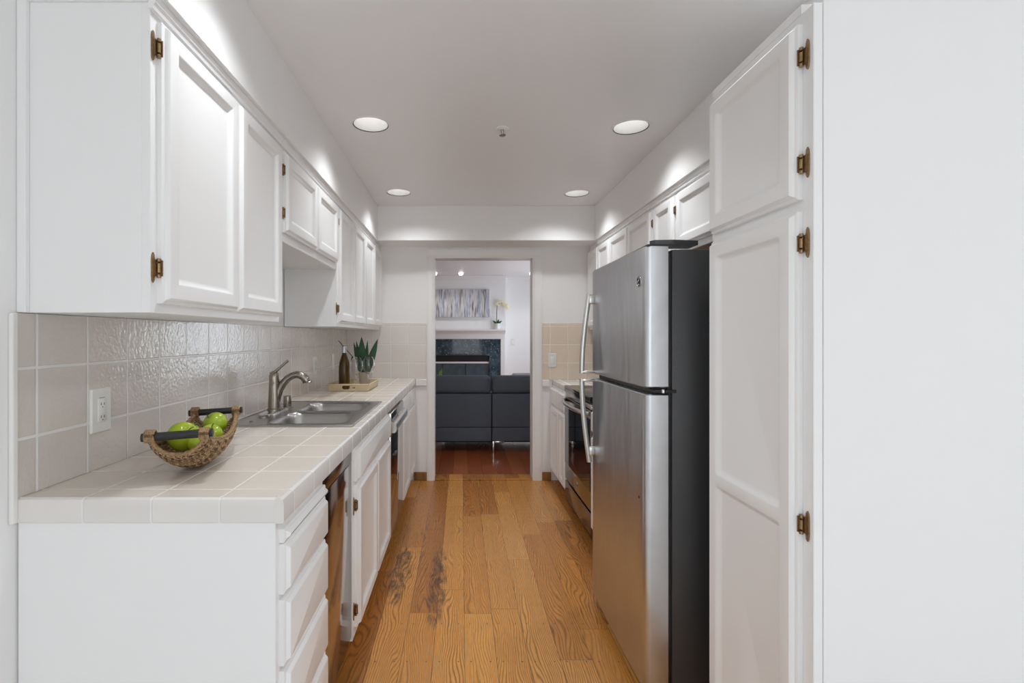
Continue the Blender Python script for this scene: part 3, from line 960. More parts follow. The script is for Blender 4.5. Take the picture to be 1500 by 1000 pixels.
# black mid hinge and gap liner between the two doors
mb = MB().box(FX + 0.035, 0.731, FY0 + 0.02, FY1 - 0.01, 1.0885, 1.1095)
mb.box(FX + 0.030, 0.745, FY0 - 0.004, FY0 + 0.05, 1.092, 1.104, 0.002)
mb.build('middle_hinge', 'black', f)
MB().lathe([(0.007, 0), (0.008, 0.003), (0.008, 0.010), (0.006, 0.013)], 0.700, FY0 + 0.001, 1.092, 12).build('hinge_pin', 'chrome', f, 40)
mb = MB()
mb.rings([[(x, y, h) for x, y in ((0.664, FY0 + 0.03), (0.675, FY0 + 0.01), (0.74, FY0 + 0.004), (0.83, FY0 + 0.02), (0.83, FY0 + 0.10), (0.70, FY0 + 0.10))] for h in (FZ + 0.0065, FZ + 0.022)])
mb.build('hinge_cover', 'fridgeside', f, label='dark plastic hinge cover')
HY = FY1 - 0.052


def fridge_handle(door, zt, zb, top):
    mb = MB()
    n = 14
    pts, rd = [], []
    for k in range(n + 1):
        t = k / n
        z = zt + (zb - zt) * t
        so = (0.026 + 0.034 * math.sin(PI / 2 * t)) if top else (0.060 - 0.036 * (1 - math.cos(PI / 2 * t)))
        pts.append((FX - so, HY, z)); rd.append(0.0125)
    mb.tube(pts, rd, 14, (1.0, 0.8), up=Vector((0, 1, 0)))
    if top:
        mb.box(FX - 0.030, FX + 0.002, HY - 0.014, HY + 0.014, zt - 0.045, zt - 0.002, 0.004)
        mb.box(FX - 0.062, FX + 0.002, HY - 0.012, HY + 0.012, zb, zb + 0.013, 0.004)
    else:
        mb.box(FX - 0.062, FX + 0.002, HY - 0.012, HY + 0.012, zt - 0.013, zt, 0.004)
        mb.box(FX - 0.028, FX + 0.002, HY - 0.016, HY + 0.016, zb + 0.030, zb + 0.075, 0.005)
    mb.build('handle', 'steelbar', door, 45, label='curved bar handle')


fridge_handle(d1, 1.488, 1.113, True)
fridge_handle(d2, 1.086, 0.690, False)


def badge(parent, x, y, z, r):
    """round metal maker's badge with interlaced script letters"""
    mb = MB()
    mb.lathe([(r, 0), (r, -0.002), (r * 0.9, -0.0032), (r * 0.84, -0.0022)], x, y, z, 28, False, True, 'x')
    b = mb.build('badge', 'chrome', parent, 40, label='round metal badge')
    mb = MB()
    k = r * 0.5

    def stroke(pp):
        mb.tube([(x - 0.0026, y - q * k, z + w_ * k) for q, w_ in pp], r * 0.065, 6)
    stroke([(0.15, 0.75), (-0.35, 0.95), (-0.85, 0.45), (-0.85, -0.25), (-0.45, -0.75), (-0.05, -0.55), (0.0, -0.1), (-0.4, -0.05)])
    stroke([(0.95, 0.60), (0.65, 0.85), (0.35, 0.60), (0.45, 0.20), (0.75, 0.10)])
    stroke([(0.75, 0.10), (0.30, 0.0), (0.20, -0.45), (0.55, -0.80), (0.95, -0.50)])
    for a0 in (0.3, 1.87, 3.44, 5.0):
        stroke([(1.45 * math.cos(a0 + t), 1.45 * math.sin(a0 + t)) for t in (0, 0.35, 0.7, 1.0)])
    mb.build('badge_letters', 'fridgeside', b, 50)


badge(d1, FX - 0.0004, FY0 + 0.049, 1.485, 0.021)
MB().lathe([(0.0045, 0.0005), (0.0045, -0.001), (0.002, -0.002)], FX - 0.0005, FY0 + 0.052, 0.715, 12, True, True, 'x').build('plug', 'black', d2)

# base cabinet and counter between refrigerator and range (mostly hidden)
RF = 0.815
c = thing('base_cabinet', 'white base cabinet hidden between the refrigerator and the range', 'cabinet', (1.13, 2.75, 0))
carcass(c, 1, RF, RW, 2.44, 3.062, 0.08, 0.857)
toe_kick(c, 1, 0.88, WR, 2.442, 3.06)
slab_front(c, 1, RF, 2.46, 3.045, 0.70, 0.835)
panel_door(c, 1, RF, 2.46, 2.75, 0.11, 0.682); panel_door(c, 1, RF, 2.756, 3.045, 0.11, 0.682)
c = thing('countertop', 'small white tiled countertop between the refrigerator and the range', 'countertop', (1.12, 2.75, 0.857))
MB().box(0.81, WR - 0.0085, 2.438, 3.064, 0.858, 0.912, 0.004).build('tile_top', 'counterwhite', c)

# range
RY0, RY1 = 3.070, 3.826
r = thing('kitchen_range', 'stainless and black glass electric range with a bowed oven handle', 'range', (1.12, 3.45, 0))
MB().box(0.83, 1.438, RY0, RY1, 0.03, 0.892).build('body', 'black', r)
mb = MB()
mb.box(0.792, 1.438, RY0, RY1, 0.893, 0.912, 0.003)
mb.box(0.7935, 0.8295, RY0 + 0.001, RY1 - 0.001, 0.866, 0.8928, 0.002)
ct = mb.build('cooktop', 'cooktop', r, 30)
for bx, by, br in ((0.96, 3.25, 0.10), (0.96, 3.64, 0.08), (1.25, 3.25, 0.075), (1.25, 3.64, 0.10)):
    MB().lathe([(br, 0), (br, 0.0006), (br - 0.003, 0.0006), (br - 0.003, 0)], bx, by, 0.9121, 32, False, False).build('burner_ring', 'nickel', ct)
MB().box(0.800, 0.8295, RY0 + 0.002, RY1 - 0.002, 0.832, 0.8655, 0.004).build('control_panel', 'steelbar', r, 30)
d = MB().box(0.797, 0.8295, RY0 + 0.003, RY1 - 0.003, 0.205, 0.828, 0.004).build('oven_door', 'rangesteel', r, 30)
MB().box(0.7945, 0.7969, RY0 + 0.006, RY1 - 0.006, 0.325, 0.775, 0.001, 1).build('oven_glass', 'blackglass', d)
mb = MB()
pts = []
for k in range(17):
    t = k / 16
    pts.append((0.790 - 0.052 * math.sin(PI * t) ** 0.6, RY0 + 0.02 + (RY1 - RY0 - 0.04) * t, 0.806))
pts[0] = (0.797, *pts[0][1:]); pts[-1] = (0.797, *pts[-1][1:])
mb.tube(pts, 0.014, 14, (1.0, 1.0))
mb.build('handle', 'steelbar', d, 50, label='bowed silver bar handle')
dr = MB().box(0.797, 0.8295, RY0 + 0.003, RY1 - 0.003, 0.05, 0.188, 0.004).build('storage_drawer', 'rangesteel', r, 30)
badge(d, 0.7965, 3.43, 0.268, 0.017)
MB().box(0.85, 0.87, RY0, RY1, 0, 0.03).build('plinth', 'black', r)
# shallow range back rail
mb = MB().box(1.40, 1.44, RY0, RY1, 0.9125, 1.02, 0.006)
mb.build('back_rail', 'mirrorsteel', r, 30)

# base cabinet right of doorway
c = thing('base_cabinet', 'white base cabinet right of the doorway beside the range', 'cabinet', (1.13, 4.13, 0))
carcass(c, 1, RF, RW, 3.832, 4.444, 0.08, 0.855)
toe_kick(c, 1, 0.88, WR, 3.834, 4.44)
for a, b in ((3.845, 4.080), (4.090, 4.436)):
    slab_front(c, 1, RF, a, b, 0.692, 0.838)
    panel_door(c, 1, RF, a, b, 0.105, 0.674)
c = thing('countertop', 'small white tiled countertop right of the doorway', 'countertop', (1.12, 4.14, 0.857))
MB().box(0.808, WR - 0.001, 3.83, WB - 0.009, 0.857, 0.902, 0.006, 3).build('tile_top', 'counterwhite', c, 35)

# right wall cabinets
QF = 1.147
DR = 2.040
c = thing('wall_cabinet', 'white wall cabinet above the refrigerator', 'cabinet', (1.3, 2.12, 1.72))
carcass(c, 1, QF, RW, 1.63, 2.632, 1.722, UT)
crown(c, 1, QF, 1.63, 2.632)
MB().box(QF + 0.0005, QF + 0.28, 1.632, 2.630, 1.717, 1.7215).build('raw_underside', 'inside', c)
panel_door(c, 1, QF, 1.65, 2.118, 1.752, DR); panel_door(c, 1, QF, 2.126, 2.612, 1.752, DR)
c = thing('wall_cabinet', 'narrow white wall cabinet between the ones above refrigerator and range', 'cabinet', (1.3, 2.80, 1.345))
carcass(c, 1, QF, RW, 2.634, 2.944, 1.345, UT)
crown(c, 1, QF, 2.634, 2.944)
panel_door(c, 1, QF, 2.655, 2.926, UD0, DR, hinges=(('near', 1.96), ('near', 1.45)))
c = thing('wall_cabinet', 'white two door wall cabinet above the range', 'cabinet', (1.3, 3.37, 1.66))
carcass(c, 1, QF, RW, 2.946, 3.795, 1.66, UT)
crown(c, 1, QF, 2.946, 3.795)
panel_door(c, 1, QF, 2.968, 3.366, 1.69, DR, hinges=(('near', 1.96), ('near', 1.78))); panel_door(c, 1, QF, 3.374, 3.785, 1.69, DR)
c = thing('wall_cabinet', 'white wall cabinet in the right corner beside the doorway', 'cabinet', (1.3, 4.12, 1.345))
carcass(c, 1, QF, RW, 3.797, 4.442, 1.345, UT)
crown(c, 1, QF, 3.797, 4.14)
panel_door(c, 1, QF, 3.806, 4.120, UD0, DR, hinges=(('near', 1.96), ('near', 1.45))); panel_door(c, 1, QF, 4.128, 4.434, UD0, DR)

# ------------------------------------------------------------------ ceiling fittings
LL = ['recessed ceiling light nearest the viewer above the drawers', 'recessed ceiling light nearest the viewer above the pantry',
      'larger lit recessed ceiling light on the sink side', 'larger lit recessed ceiling light on the refrigerator side',
      'smaller lit recessed ceiling light by the header on the sink side', 'smaller lit recessed ceiling light by the header above the range']
for (lx, ly), lab in zip(LIGHTS, LL):
    t = thing('recessed_light', lab, 'ceiling light', (lx, ly, ZC), 'recessed kitchen ceiling lights')
    MB().lathe([(0.0875, -0.0005), (0.092, -0.004), (0.101, -0.003), (0.1025, -0.0004)], lx, ly, ZC, 40, False, False).build('trim_ring', 'trim', t, 40)
    MB().lathe([(0.0862, -0.0012), (0.0905, -0.0042)], lx, ly, ZC, 40, False, False).build('shadow_gap', 'slot', t)
    MB().lathe([(0.088, -0.001), (0.086, 0.006), (0.083, 0.03), (0.074, 0.075), (0.060, 0.105)], lx, ly, ZC, 40, False, False).build('reflector', 'reflector', t, 60)
    MB().lathe([(0.060, 0.1045), (0.050, 0.094), (0.030, 0.088), (0.001, 0.086)], lx, ly, ZC, 32, True, True).build('bulb', 'bulb', t, 60)
    ld = bpy.data.lights.new('recessed_lamp', 'SPOT')
    ld.energy = 21; ld.color = (0.94, 0.975, 1.0); ld.spot_size = math.radians(134); ld.spot_blend = 1.0; ld.shadow_soft_size = 0.035
    lo = bpy.data.objects.new('recessed_lamp', ld); COL.objects.link(lo)
    lo.location = (lx, ly, ZC + 0.004)
    lo.rotation_euler = (0, math.radians(9) * (-1 if lx < 0 else 1), 0)      # the angled trims aim at the aisle

t = thing('fire_sprinkler', 'small white fire sprinkler head on the kitchen ceiling', 'sprinkler', (0.2145, 2.603, ZC))
MB().lathe([(0.034, -0.0005), (0.033, -0.004), (0.020, -0.008), (0.012, -0.009)], 0.2145, 2.603, ZC, 28, False, True).build('escutcheon', 'trim', t, 40)
mb = MB().lathe([(0.008, -0.008), (0.008, -0.022), (0.005, -0.026), (0.005, -0.034)], 0.2145, 2.603, ZC, 16)
mb.lathe([(0.017, -0.034), (0.018, -0.036), (0.016, -0.038)], 0.2145, 2.603, ZC, 20)
mb.build('nozzle', 'sinksteel', t, 40)

# ------------------------------------------------------------------ outlets and switches


def outlet(name, label, cat, axis, at, u, z, kind, group=None):
    """axis 'x': on the left wall (faces +x, u is y); axis 'y': on a wall facing -y (u is x)"""
    mp = (lambda a, b, n: Vector((at + n, u + a, z + b))) if axis == 'x' else (lambda a, b, n: Vector((u + a, at - n, z + b)))
    o = thing(name, label, cat, mp(0, 0, 0), group)
    mb = MB()
    mb.rings([[mp(a, b, n) for a, b in rrect(-0.039 + i, -0.062 + i, 0.039 - i, 0.062 - i, 0.004)] for i, n in ((0, 0), (0, 0.003), (0.003, 0.0065))])
    mb.build('cover_plate', 'plate', o, 40)
    mb = MB()
    mb.rings([[mp(a, b, n) for a, b in rrect(-0.0165 + i, -0.033 + i, 0.0165 - i, 0.033 - i, 0.002)] for i, n in ((0, 0.0066), (0, 0.008), (0.001, 0.009))])
    q = mb.build('receptacle' if kind == 'outlet' else 'rocker', 'plate', o, 40)
    mb = MB()
    if kind == 'outlet':
        for zz in (0.018, -0.018):
            for aa, hh in ((-0.006, 0.008), (0.006, 0.0065)):
                mb.rings([[mp(aa + a, zz + b, n) for a, b in rrect(-0.001, -hh / 2, 0.001, hh / 2, 0.0004)] for n in (0.009, 0.0094)])
            mb.rings([[mp(a, zz - 0.009 + b, n) for a, b in rrect(-0.0018, -0.0018, 0.0018, 0.0018, 0.0017)] for n in (0.009, 0.0094)])
        mb.rings([[mp(a, b, n) for a, b in rrect(-0.010, 0.0345, 0.012, 0.0358, 0.0004)] for n in (0.0064, 0.0068)])
        mb.build('slots', 'slot', q)
    else:
        mb.rings([[mp(a, b, n) for a, b in rrect(-0.0145, -0.0012, 0.0145, 0.0012, 0.0005)] for n in (0.009, 0.0095)])
        mb.build('seam', 'plate', q)
    mb = MB()
    for zz in (0.0485, -0.0485):
        mb.rings([[mp(a, zz + b, n) for a, b in rrect(-0.003, -0.003, 0.003, 0.003, 0.0029)] for n in (0.0064, 0.0074)])
    mb.build('screw', 'plate', o)


XB = WL + 0.0082
outlet('wall_outlet', 'white electrical outlet on the tiles behind the fruit basket', 'outlet', 'x', XB, 1.41, 1.08, 'outlet')
outlet('wall_outlet', 'white outlet plate on the tiles just past the faucet', 'outlet', 'x', XB, 3.47, 1.083, 'outlet')
outlet('light_switch', 'white plate on the tiles behind the wine bottle', 'switch', 'x', XB, 3.96, 1.083, 'switch')
outlet('light_switch', 'white rocker switch on the warm-lit tiles right of the doorway', 'switch', 'y', WB - 0.0082, 0.81, 1.073, 'switch')

# ------------------------------------------------------------------ fruit basket
BA = math.radians(14)
BC = Vector((-0.775, 1.470, ZT + 0.0118))
ca, sa = math.cos(BA), math.sin(BA)


def bk(l, w, h):
    """basket frame: l along, w across"""
    return Vector((BC.x + w * ca - l * sa, BC.y + w * sa + l * ca, BC.z + h))


b = thing('fruit_basket', 'boat shaped seagrass basket with dark rod handles on the tiled counter', 'basket', BC)
BL = 0.205


def bsurf(u, v):
    """u -1..1 along, v -1..1 across"""
    au = abs(u)
    bot = 0.060 * au ** 2.4
    top = 0.070 + 0.035 * au ** 2.2
    half = 0.078 - 0.016 * au ** 2
    s_ = abs(v)
    ang = s_ * 1.35
    w = half * math.sin(ang) / math.sin(1.35)
    h = bot + (top - bot) * (1 - math.cos(ang)) / (1 - math.cos(1.35))
    return u * BL * (1 - 0.02 * (1 - s_)), math.copysign(w, v), h


NU, NV = 150, 78
me_b = bmesh.new()
uvl = me_b.loops.layers.uv.new('UVMap')
grid = [[None] * (NV + 1) for _ in range(NU + 1)]
for i in range(NU + 1):
    for j in range(NV + 1):
        uu, vv = -1 + 2 * i / NU, -1 + 2 * j / NV
        l, w_, h = bsurf(uu, vv)
        row = (vv + 1) * 6.5
        bump_ = 0.0030 * abs(math.sin(PI * row)) + 0.0013 * math.sin(uu * 150 + math.floor(row) * 2.3 + (row % 1) * 3.0)
        ww = min(1, (1 - abs(uu)) * 20, (1 - abs(vv)) * 10) * bump_
        w_ += ww * math.sin(vv * 1.35); h -= ww * math.cos(vv * 1.35) * 0.9
        grid[i][j] = me_b.verts.new(bk(l, w_, h) - BC)
for i in range(NU):
    for j in range(NV):
        fc = me_b.faces.new((grid[i][j], grid[i + 1][j], grid[i + 1][j + 1], grid[i][j + 1]))
        for lp, (a_, c_) in zip(fc.loops, ((i, j), (i + 1, j), (i + 1, j + 1), (i, j + 1))):
            lp[uvl].uv = (a_ / NU, c_ / NV)
        fc.smooth = True
me = bpy.data.meshes.new('woven_body'); me_b.to_mesh(me); me_b.free()
me.materials.append(M['seagrass'])
o = bpy.data.objects.new('woven_body', me); COL.objects.link(o); o.parent = b; WLOC[o.name] = BC.copy()
sm = o.modifiers.new('thick', 'SOLIDIFY'); sm.thickness = 0.007; sm.offset = 1.0


def rope(name, pts, r, parent, strands=1):
    mb = MB()
    pts = [Vector(p) for p in pts]
    n = len(pts)
    out = []
    for i, p in enumerate(pts):
        out.append(r * (1 + 0.22 * math.sin(i * 2.1)))
    mb.tube(pts, out, 8)
    return mb.build(name, 'rope', parent, 60)


for sgn in (-1, 1):
    rope('rim_rope', [bk(*bsurf(-1 + 2 * i / 60, sgn)) for i in range(61)], 0.0062, b)
for e in (-1, 1):
    rope('end_rope', [bk(*bsurf(e, -1 + 2 * i / 30)) for i in range(31)], 0.0055, b)
    hl = e * BL
    hz = 0.108
    mb = MB().tube([bk(hl, -0.082, hz), bk(hl, 0.082, hz + 0.006)], 0.0108, 14)
    hd = mb.build('handle_rod', 'rod', b, 40, label='dark wooden rod')
    for sgn in (-1, 1):
        mb = MB()
        for q in range(5):
            cw = sgn * (0.054 + q * 0.0045)
            ring = []
            for k in range(15):
                a = 2 * PI * k / 14
                ring.append(bk(hl + 0.0138 * math.cos(a), cw, hz + 0.003 + 0.0138 * math.sin(a)))
            mb.tube(ring, 0.0036, 6)
        mb.build('handle_wrap', 'rope', hd, 60, label='twisted seagrass wrap')


def apple(l, w, h, r, tilt, label, yellow=0.0):
    c_ = bk(l, w, h)
    t = thing('apple', label, 'apple', c_, 'green apples in the basket')
    prof = []
    for k in range(19):
        a = PI * k / 18
        rad_ = r * math.sin(a) * (1 + 0.06 * math.cos(a))
        hh = -r * 0.93 * math.cos(a)
        d_ = math.exp(-(math.sin(a) / 0.30) ** 2)
        hh += (0.24 * r * d_) * (1 if a < PI / 2 else -1)
        prof.append((max(rad_, 0.0004), hh))
    mb = MB(); mb.lathe(prof, 0, 0, 0, 28)
    sm_ = MB(); sm_.tube([(0, 0, r * 0.62), (0.002, 0.001, r * 0.95), (0.005, 0.002, r * 1.12)], [0.0012, 0.0013, 0.0019], 8)
    rot = Matrix.Rotation(tilt[0], 4, 'X') @ Matrix.Rotation(tilt[1], 4, 'Y')
    T = Matrix.Translation(c_) @ rot
    mb.bm.transform(T); sm_.bm.transform(T)
    mb.build('flesh', 'apple', t, 60); sm_.build('stem', 'stemwood', t, 60)


apple(-0.078, -0.022, 0.085, 0.0415, (0.5, 0.75), 'large green apple behind the near handle of the basket')
apple(-0.105, 0.028, 0.068, 0.031, (-0.3, 0.2), 'green apple low under the near basket handle beside its wrapped end')
apple(0.005, 0.030, 0.070, 0.034, (0.3, 0.2), 'yellow green apple against the aisle side of the basket')
apple(0.030, -0.036, 0.072, 0.034, (0.1, 0.6), 'green apple in the middle of the basket on the wall side')
apple(0.118, 0.016, 0.085, 0.0375, (0.6, -0.5), 'green apple at the far end of the basket')

# ------------------------------------------------------------------ wine tray
TX0, TX1, TY0, TY1 = -0.905, -0.625, 3.36, 3.77
t = thing('serving_tray', 'light woven rectangular tray with handle holes holding a bottle and glasses', 'tray', (-0.765, 3.565, ZT + 0.0016))
z0 = ZT + 0.002
mb = MB().box(TX0 + 0.012, TX1 - 0.012, TY0 + 0.012, TY1 - 0.012, z0, z0 + 0.006)
mb.build('tray_base', 'bamboo', t)
H = 0.046
mb = MB()
for sx in (0, 1):   # long sides
    xo, xi = (TX0, TX0 + 0.012) if sx == 0 else (TX1, TX1 - 0.012)
    sg = 1 if sx == 0 else -1
    mb.rings([[(xi, TY0 + 0.012, z0), (xi, TY1 - 0.012, z0), (xo, TY1, z0 + H), (xo, TY0, z0 + H)], [(xi + sg * 0.006, TY0 + 0.014, z0), (xi + sg * 0.006, TY1 - 0.014, z0), (xo + sg * 0.006, TY1 - 0.006, z0 + H), (xo + sg * 0.006, TY0 + 0.006, z0 + H)]])
for sy in (0, 1):   # short sides with an oval hand hole
    yo, yi = (TY0, TY0 + 0.012) if sy == 0 else (TY1, TY1 - 0.012)
    sg = 1 if sy == 0 else -1

    def wp(u, v, off):
        k = v / H
        return (u, yi + (yo - yi) * k + off * sg, z0 + v)
    outer = rrect(TX0 + 0.006, 0, TX1 - 0.006, H, 0.0004, 8)
    inner = rrect(-0.81, 0.012, -0.72, 0.038, 0.0129, 8)
    mb.rings([[wp(u, v, 0) for u, v in outer], [wp(u, v, 0) for u, v in inner], [wp(u, v, 0.006) for u, v in inner], [wp(u, v, 0.006) for u, v in outer], [wp(u, v, 0) for u, v in outer]], False, False)
mb.build('tray_wall', 'bamboo', t)
mb = MB()
cs = [(TX0, TY0), (TX1, TY0), (TX1, TY1), (TX0, TY1)]
for k in range(4):
    p, q = cs[k], cs[(k + 1) % 4]
    mb.tube([(*p, z0 + H), (*q, z0 + H)], 0.0045, 8)
mb.build('tray_rim', 'bamboo', t, 50)

ZB = z0 + 0.0065
bx, by = -0.815, 3.455
w = thing('wine_bottle', 'dark amber wine bottle with silver foil neck on the woven tray', 'bottle', (bx, by, ZB))
MB().lathe([(0.034, 0), (0.0375, 0.004), (0.0378, 0.10), (0.0378, 0.155), (0.034, 0.185), (0.024, 0.215), (0.0165, 0.240), (0.0145, 0.255), (0.0143, 0.292), (0.013, 0.294)], bx, by, ZB, 32).build('glass_body', 'winebottle', w, 50)
MB().lathe([(0.0151, 0.246), (0.0149, 0.283), (0.0165, 0.284), (0.0165, 0.293), (0.0155, 0.2965), (0.004, 0.297)], bx, by, ZB, 24).build('foil_capsule', 'foil', w, 40)


def wine_glass(x, y, label):
    g = thing('wine_glass', label, 'glass', (x, y, ZB), 'wine glasses on the tray')
    MB().lathe([(0.034, 0), (0.034, 0.0015), (0.010, 0.004), (0.004, 0.012), (0.0036, 0.085), (0.006, 0.092)], x, y, ZB, 28).build('stem_foot', 'glass', g, 50)
    prof = [(0.005, 0.0925), (0.020, 0.099), (0.036, 0.117), (0.0445, 0.140), (0.0455, 0.158), (0.042, 0.185), (0.0365, 0.218)]
    inner = [(r_ - 0.0012, h_ + (0.0015 if k < 2 else 0)) for k, (r_, h_) in enumerate(prof)]
    full = prof + [(0.0360, 0.2186)] + list(reversed(inner))
    MB().lathe(full, x, y, ZB, 32, True, True).build('bowl', 'glass', g, 60)


wine_glass(-0.745, 3.53, 'stemmed wine glass on the tray beside the bottle')
wine_glass(-0.676, 3.615, 'stemmed wine glass in front of the leafy plant')
tag(MB().tube([(-0.713, 3.530, ZB + 0.1585), (-0.7775, 3.531, ZB + 0.2245), (-0.876, 3.536, ZB + 0.335)], 0.0028, 8).build('drinking_straw', 'rod', None, 40), 'dark straw leaning out of the wine glass past the bottle neck', 'straw')

# leafy plant behind the glasses
px, py = -0.725, 3.70
p = thing('snake_plant', 'dark green pointed leaf plant in a small pot behind the wine glasses', 'plant', (px, py, ZB))
MB().lathe([(0.030, 0), (0.034, 0.004), (0.040, 0.08), (0.041, 0.10), (0.038, 0.10), (0.036, 0.088)], px, py, ZB, 28).build('pot', 'tanpot', p, 40)
MB().lathe([(0.035, 0.085), (0.002, 0.089)], px, py, ZB, 20).build('soil', 'soil', p)


def leaf_blade(base, tip, width, bend, parent, mat='leaf', n=9, face=Vector((0, -1, 0))):
    base, tip = Vector(base), Vector(tip)
    ax_ = tip - base
    side = ax_.cross(face).normalized()
    fw = side.cross(ax_).normalized()
    R = []
    for k in range(n + 1):
        t_ = k / n
        wd = 1.45 * width * (0.55 + 0.9 * t_ - 1.45 * t_ ** 2.2) if t_ < 1 else 0.0004
        wd = max(wd, 0.0006)
        c_ = base + ax_ * t_ + fw * (bend * math.sin(PI * t_))
        R.append([c_ - side * wd, c_ - fw * (0.004 * wd / width + 0.0004), c_ + side * wd, c_ + fw * 0.0012])
    MB().rings(R).build('leaf', mat, parent, 60)


ZL = ZB + 0.085
for dx_, dy_, tx_, ty_, tz_, wd in ((-0.006, -0.012, -0.055 + 0.02, -0.02, 0.265, 0.032), (-0.02, 0, -0.098, 0.0, 0.225, 0.017), (-0.016, 0.01, -0.078, 0.0, 0.235, 0.018), (0.018, 0, 0.082, 0.0, 0.250, 0.026), (0.01, 0.012, 0.002, 0.02, 0.238, 0.016), (0.02, -0.01, 0.055, -0.02, 0.17, 0.018)):
    leaf_blade((px + dx_, py + dy_, ZL), (px + tx_ + 0.02, py + ty_, ZB + 0.085 + tz_ + 0.012), wd, 0.008, p)

# ------------------------------------------------------------------ living room
LZ = 2.377
YF = 9.0
mb = MB().box(-3.2, -2.5, 4.58, 4.585, 0, 2.6)
struct('wall_living_left', MB().box(-3.35, -3.2, 4.45, 9.4, 0, 2.6), 'wall', 'white left wall of the living room')
mb = MB()
mb.box(-3.2, WL - 0.15, WB, WB + 0.13, 0, 2.6); mb.box(WR + 0.15, 2.05, WB, WB + 0.13, 0, 2.6)
struct('wall_living_front', mb, 'wall', 'living room side of the kitchen wall')
mb = MB()
mb.box(2.05, 2.20, WB, 6.20, 0, 2.6); mb.box(2.05, 2.20, 8.70, 9.4, 0, 2.6)
mb.box(2.05, 2.20, 6.20, 8.70, 0, 0.60); mb.box(2.05, 2.20, 6.20, 8.70, 2.0, 2.6)
struct('wall_living_right', mb, 'wall', 'white right wall of the living room with a window')
w = thing('window_3', 'wide living room window out of sight to the right', 'window', (2.12, 7.0, 0.35)); w['kind'] = 'structure'
mb = MB()
for a in (6.20, 7.02, 7.83, 8.64): mb.box(2.10, 2.15, a, a + 0.06, 0.60, 2.0)
mb.box(2.10, 2.15, 6.20, 8.70, 0.60, 0.66); mb.box(2.10, 2.15, 6.20, 8.70, 1.94, 2.0)
mb.build('window_frame', 'trim', w)
struct('wall_living_back', MB().box(0.80, 2.2, 9.25, 9.40, 0, 2.6), 'wall', 'white far wall of the living room right of the chimney')
mb = MB()
# chimney breast with fire opening
mb.box(-3.2, -1.50, YF, 9.40, 0, 2.6); mb.box(0.507, 0.80, YF, 9.40, 0, 2.6)
mb.box(-1.50, 0.507, YF, 9.40, 0.944, 2.6)
struct('wall_living_chimney', mb, 'wall', 'white chimney wall with the fireplace')
struct('ceiling_living_room', MB().box(-3.2, 2.2, WB + 0.13, 9.4, LZ, LZ + 0.04), 'ceiling', 'white living room ceiling')
mb = MB()
prof = [(0, LZ - 0.085), (0.012, LZ - 0.085), (0.022, LZ - 0.06), (0.055, LZ - 0.022), (0.06, LZ - 0.001), (0, LZ - 0.001)]
mb.rings([[(x, YF - a, h) for a, h in prof] for x in (-3.2, 0.80)])
mb.rings([[(x, 9.25 - a, h) for a, h in prof] for x in (0.80, 2.05)])
struct('trim_6', mb, 'trim', 'white crown moulding above the fireplace wall')

fp = thing('fireplace_surround', 'dark blue black granite fireplace surround with glass fire screen', 'fireplace', (-0.5, YF, 0))
mb = MB()
mb.box(0.505, 0.705, YF - 0.03, YF - 0.001, 0, 1.235); mb.box(-1.70, -1.50, YF - 0.03, YF - 0.001, 0, 1.235)
mb.box(-1.50, 0.505, YF - 0.03, YF - 0.001, 0.944, 1.235)
mb.build('granite_slab', 'granite', fp)
MB().box(-1.48, 0.49, 9.12, 9.36, 0.0, 0.93).build('firebox', 'firebox', fp)
MB().box(-1.49, 0.50, YF + 0.004, YF + 0.03, 0.826, 0.94).build('hood', 'firebox', fp)
MB().box(-1.49, 0.50, YF - 0.006, YF + 0.03, 0.795, 0.825).build('screen_rail', 'trim', fp)
MB().box(-1.49, 0.50, YF + 0.01, YF + 0.02, 0.02, 0.794).build('screen_glass', 'fireglass', fp)
mb = MB()
for xx in (-0.35, 0.07): mb.box(xx, xx + 0.012, YF + 0.005, YF + 0.009, 0.02, 0.794)
mb.build('screen_bar', 'firebox', fp)
mt = thing('fireplace_mantel', 'white painted fireplace mantel with moulded shelf', 'mantel', (-0.5, YF, 0))
mb = MB()
mb.box(0.706, 0.785, YF - 0.045, YF - 0.001, 0, 1.2355, 0.004); mb.box(-1.79, -1.701, YF - 0.045, YF - 0.001, 0, 1.2355, 0.004)
mb.box(-1.79, 0.785, YF - 0.045, YF - 0.001, 1.236, 1.3295, 0.004)
mb.build('mantel_frame', 'trim', mt)
mb = MB()
prof = [(0.001, 1.33), (0.055, 1.33), (0.065, 1.35), (0.095, 1.372), (0.10, 1.380), (0.12, 1.384), (0.122, 1.41), (0.001, 1.41)]
mb.rings([[(x, YF - a, h) for a, h in prof] for x in (-1.84, 0.79)])
mb.build('mantel_shelf', 'trim', mt, 25)
pa = thing('wall_painting', 'wide abstract canvas of grey and blue vertical strokes above the mantel', 'painting', (0.0, YF, 1.63))
MB().box(-0.478, 0.507, YF - 0.042, YF - 0.001, 1.632, 2.13, 0.003).build('canvas', 'abstract', pa)

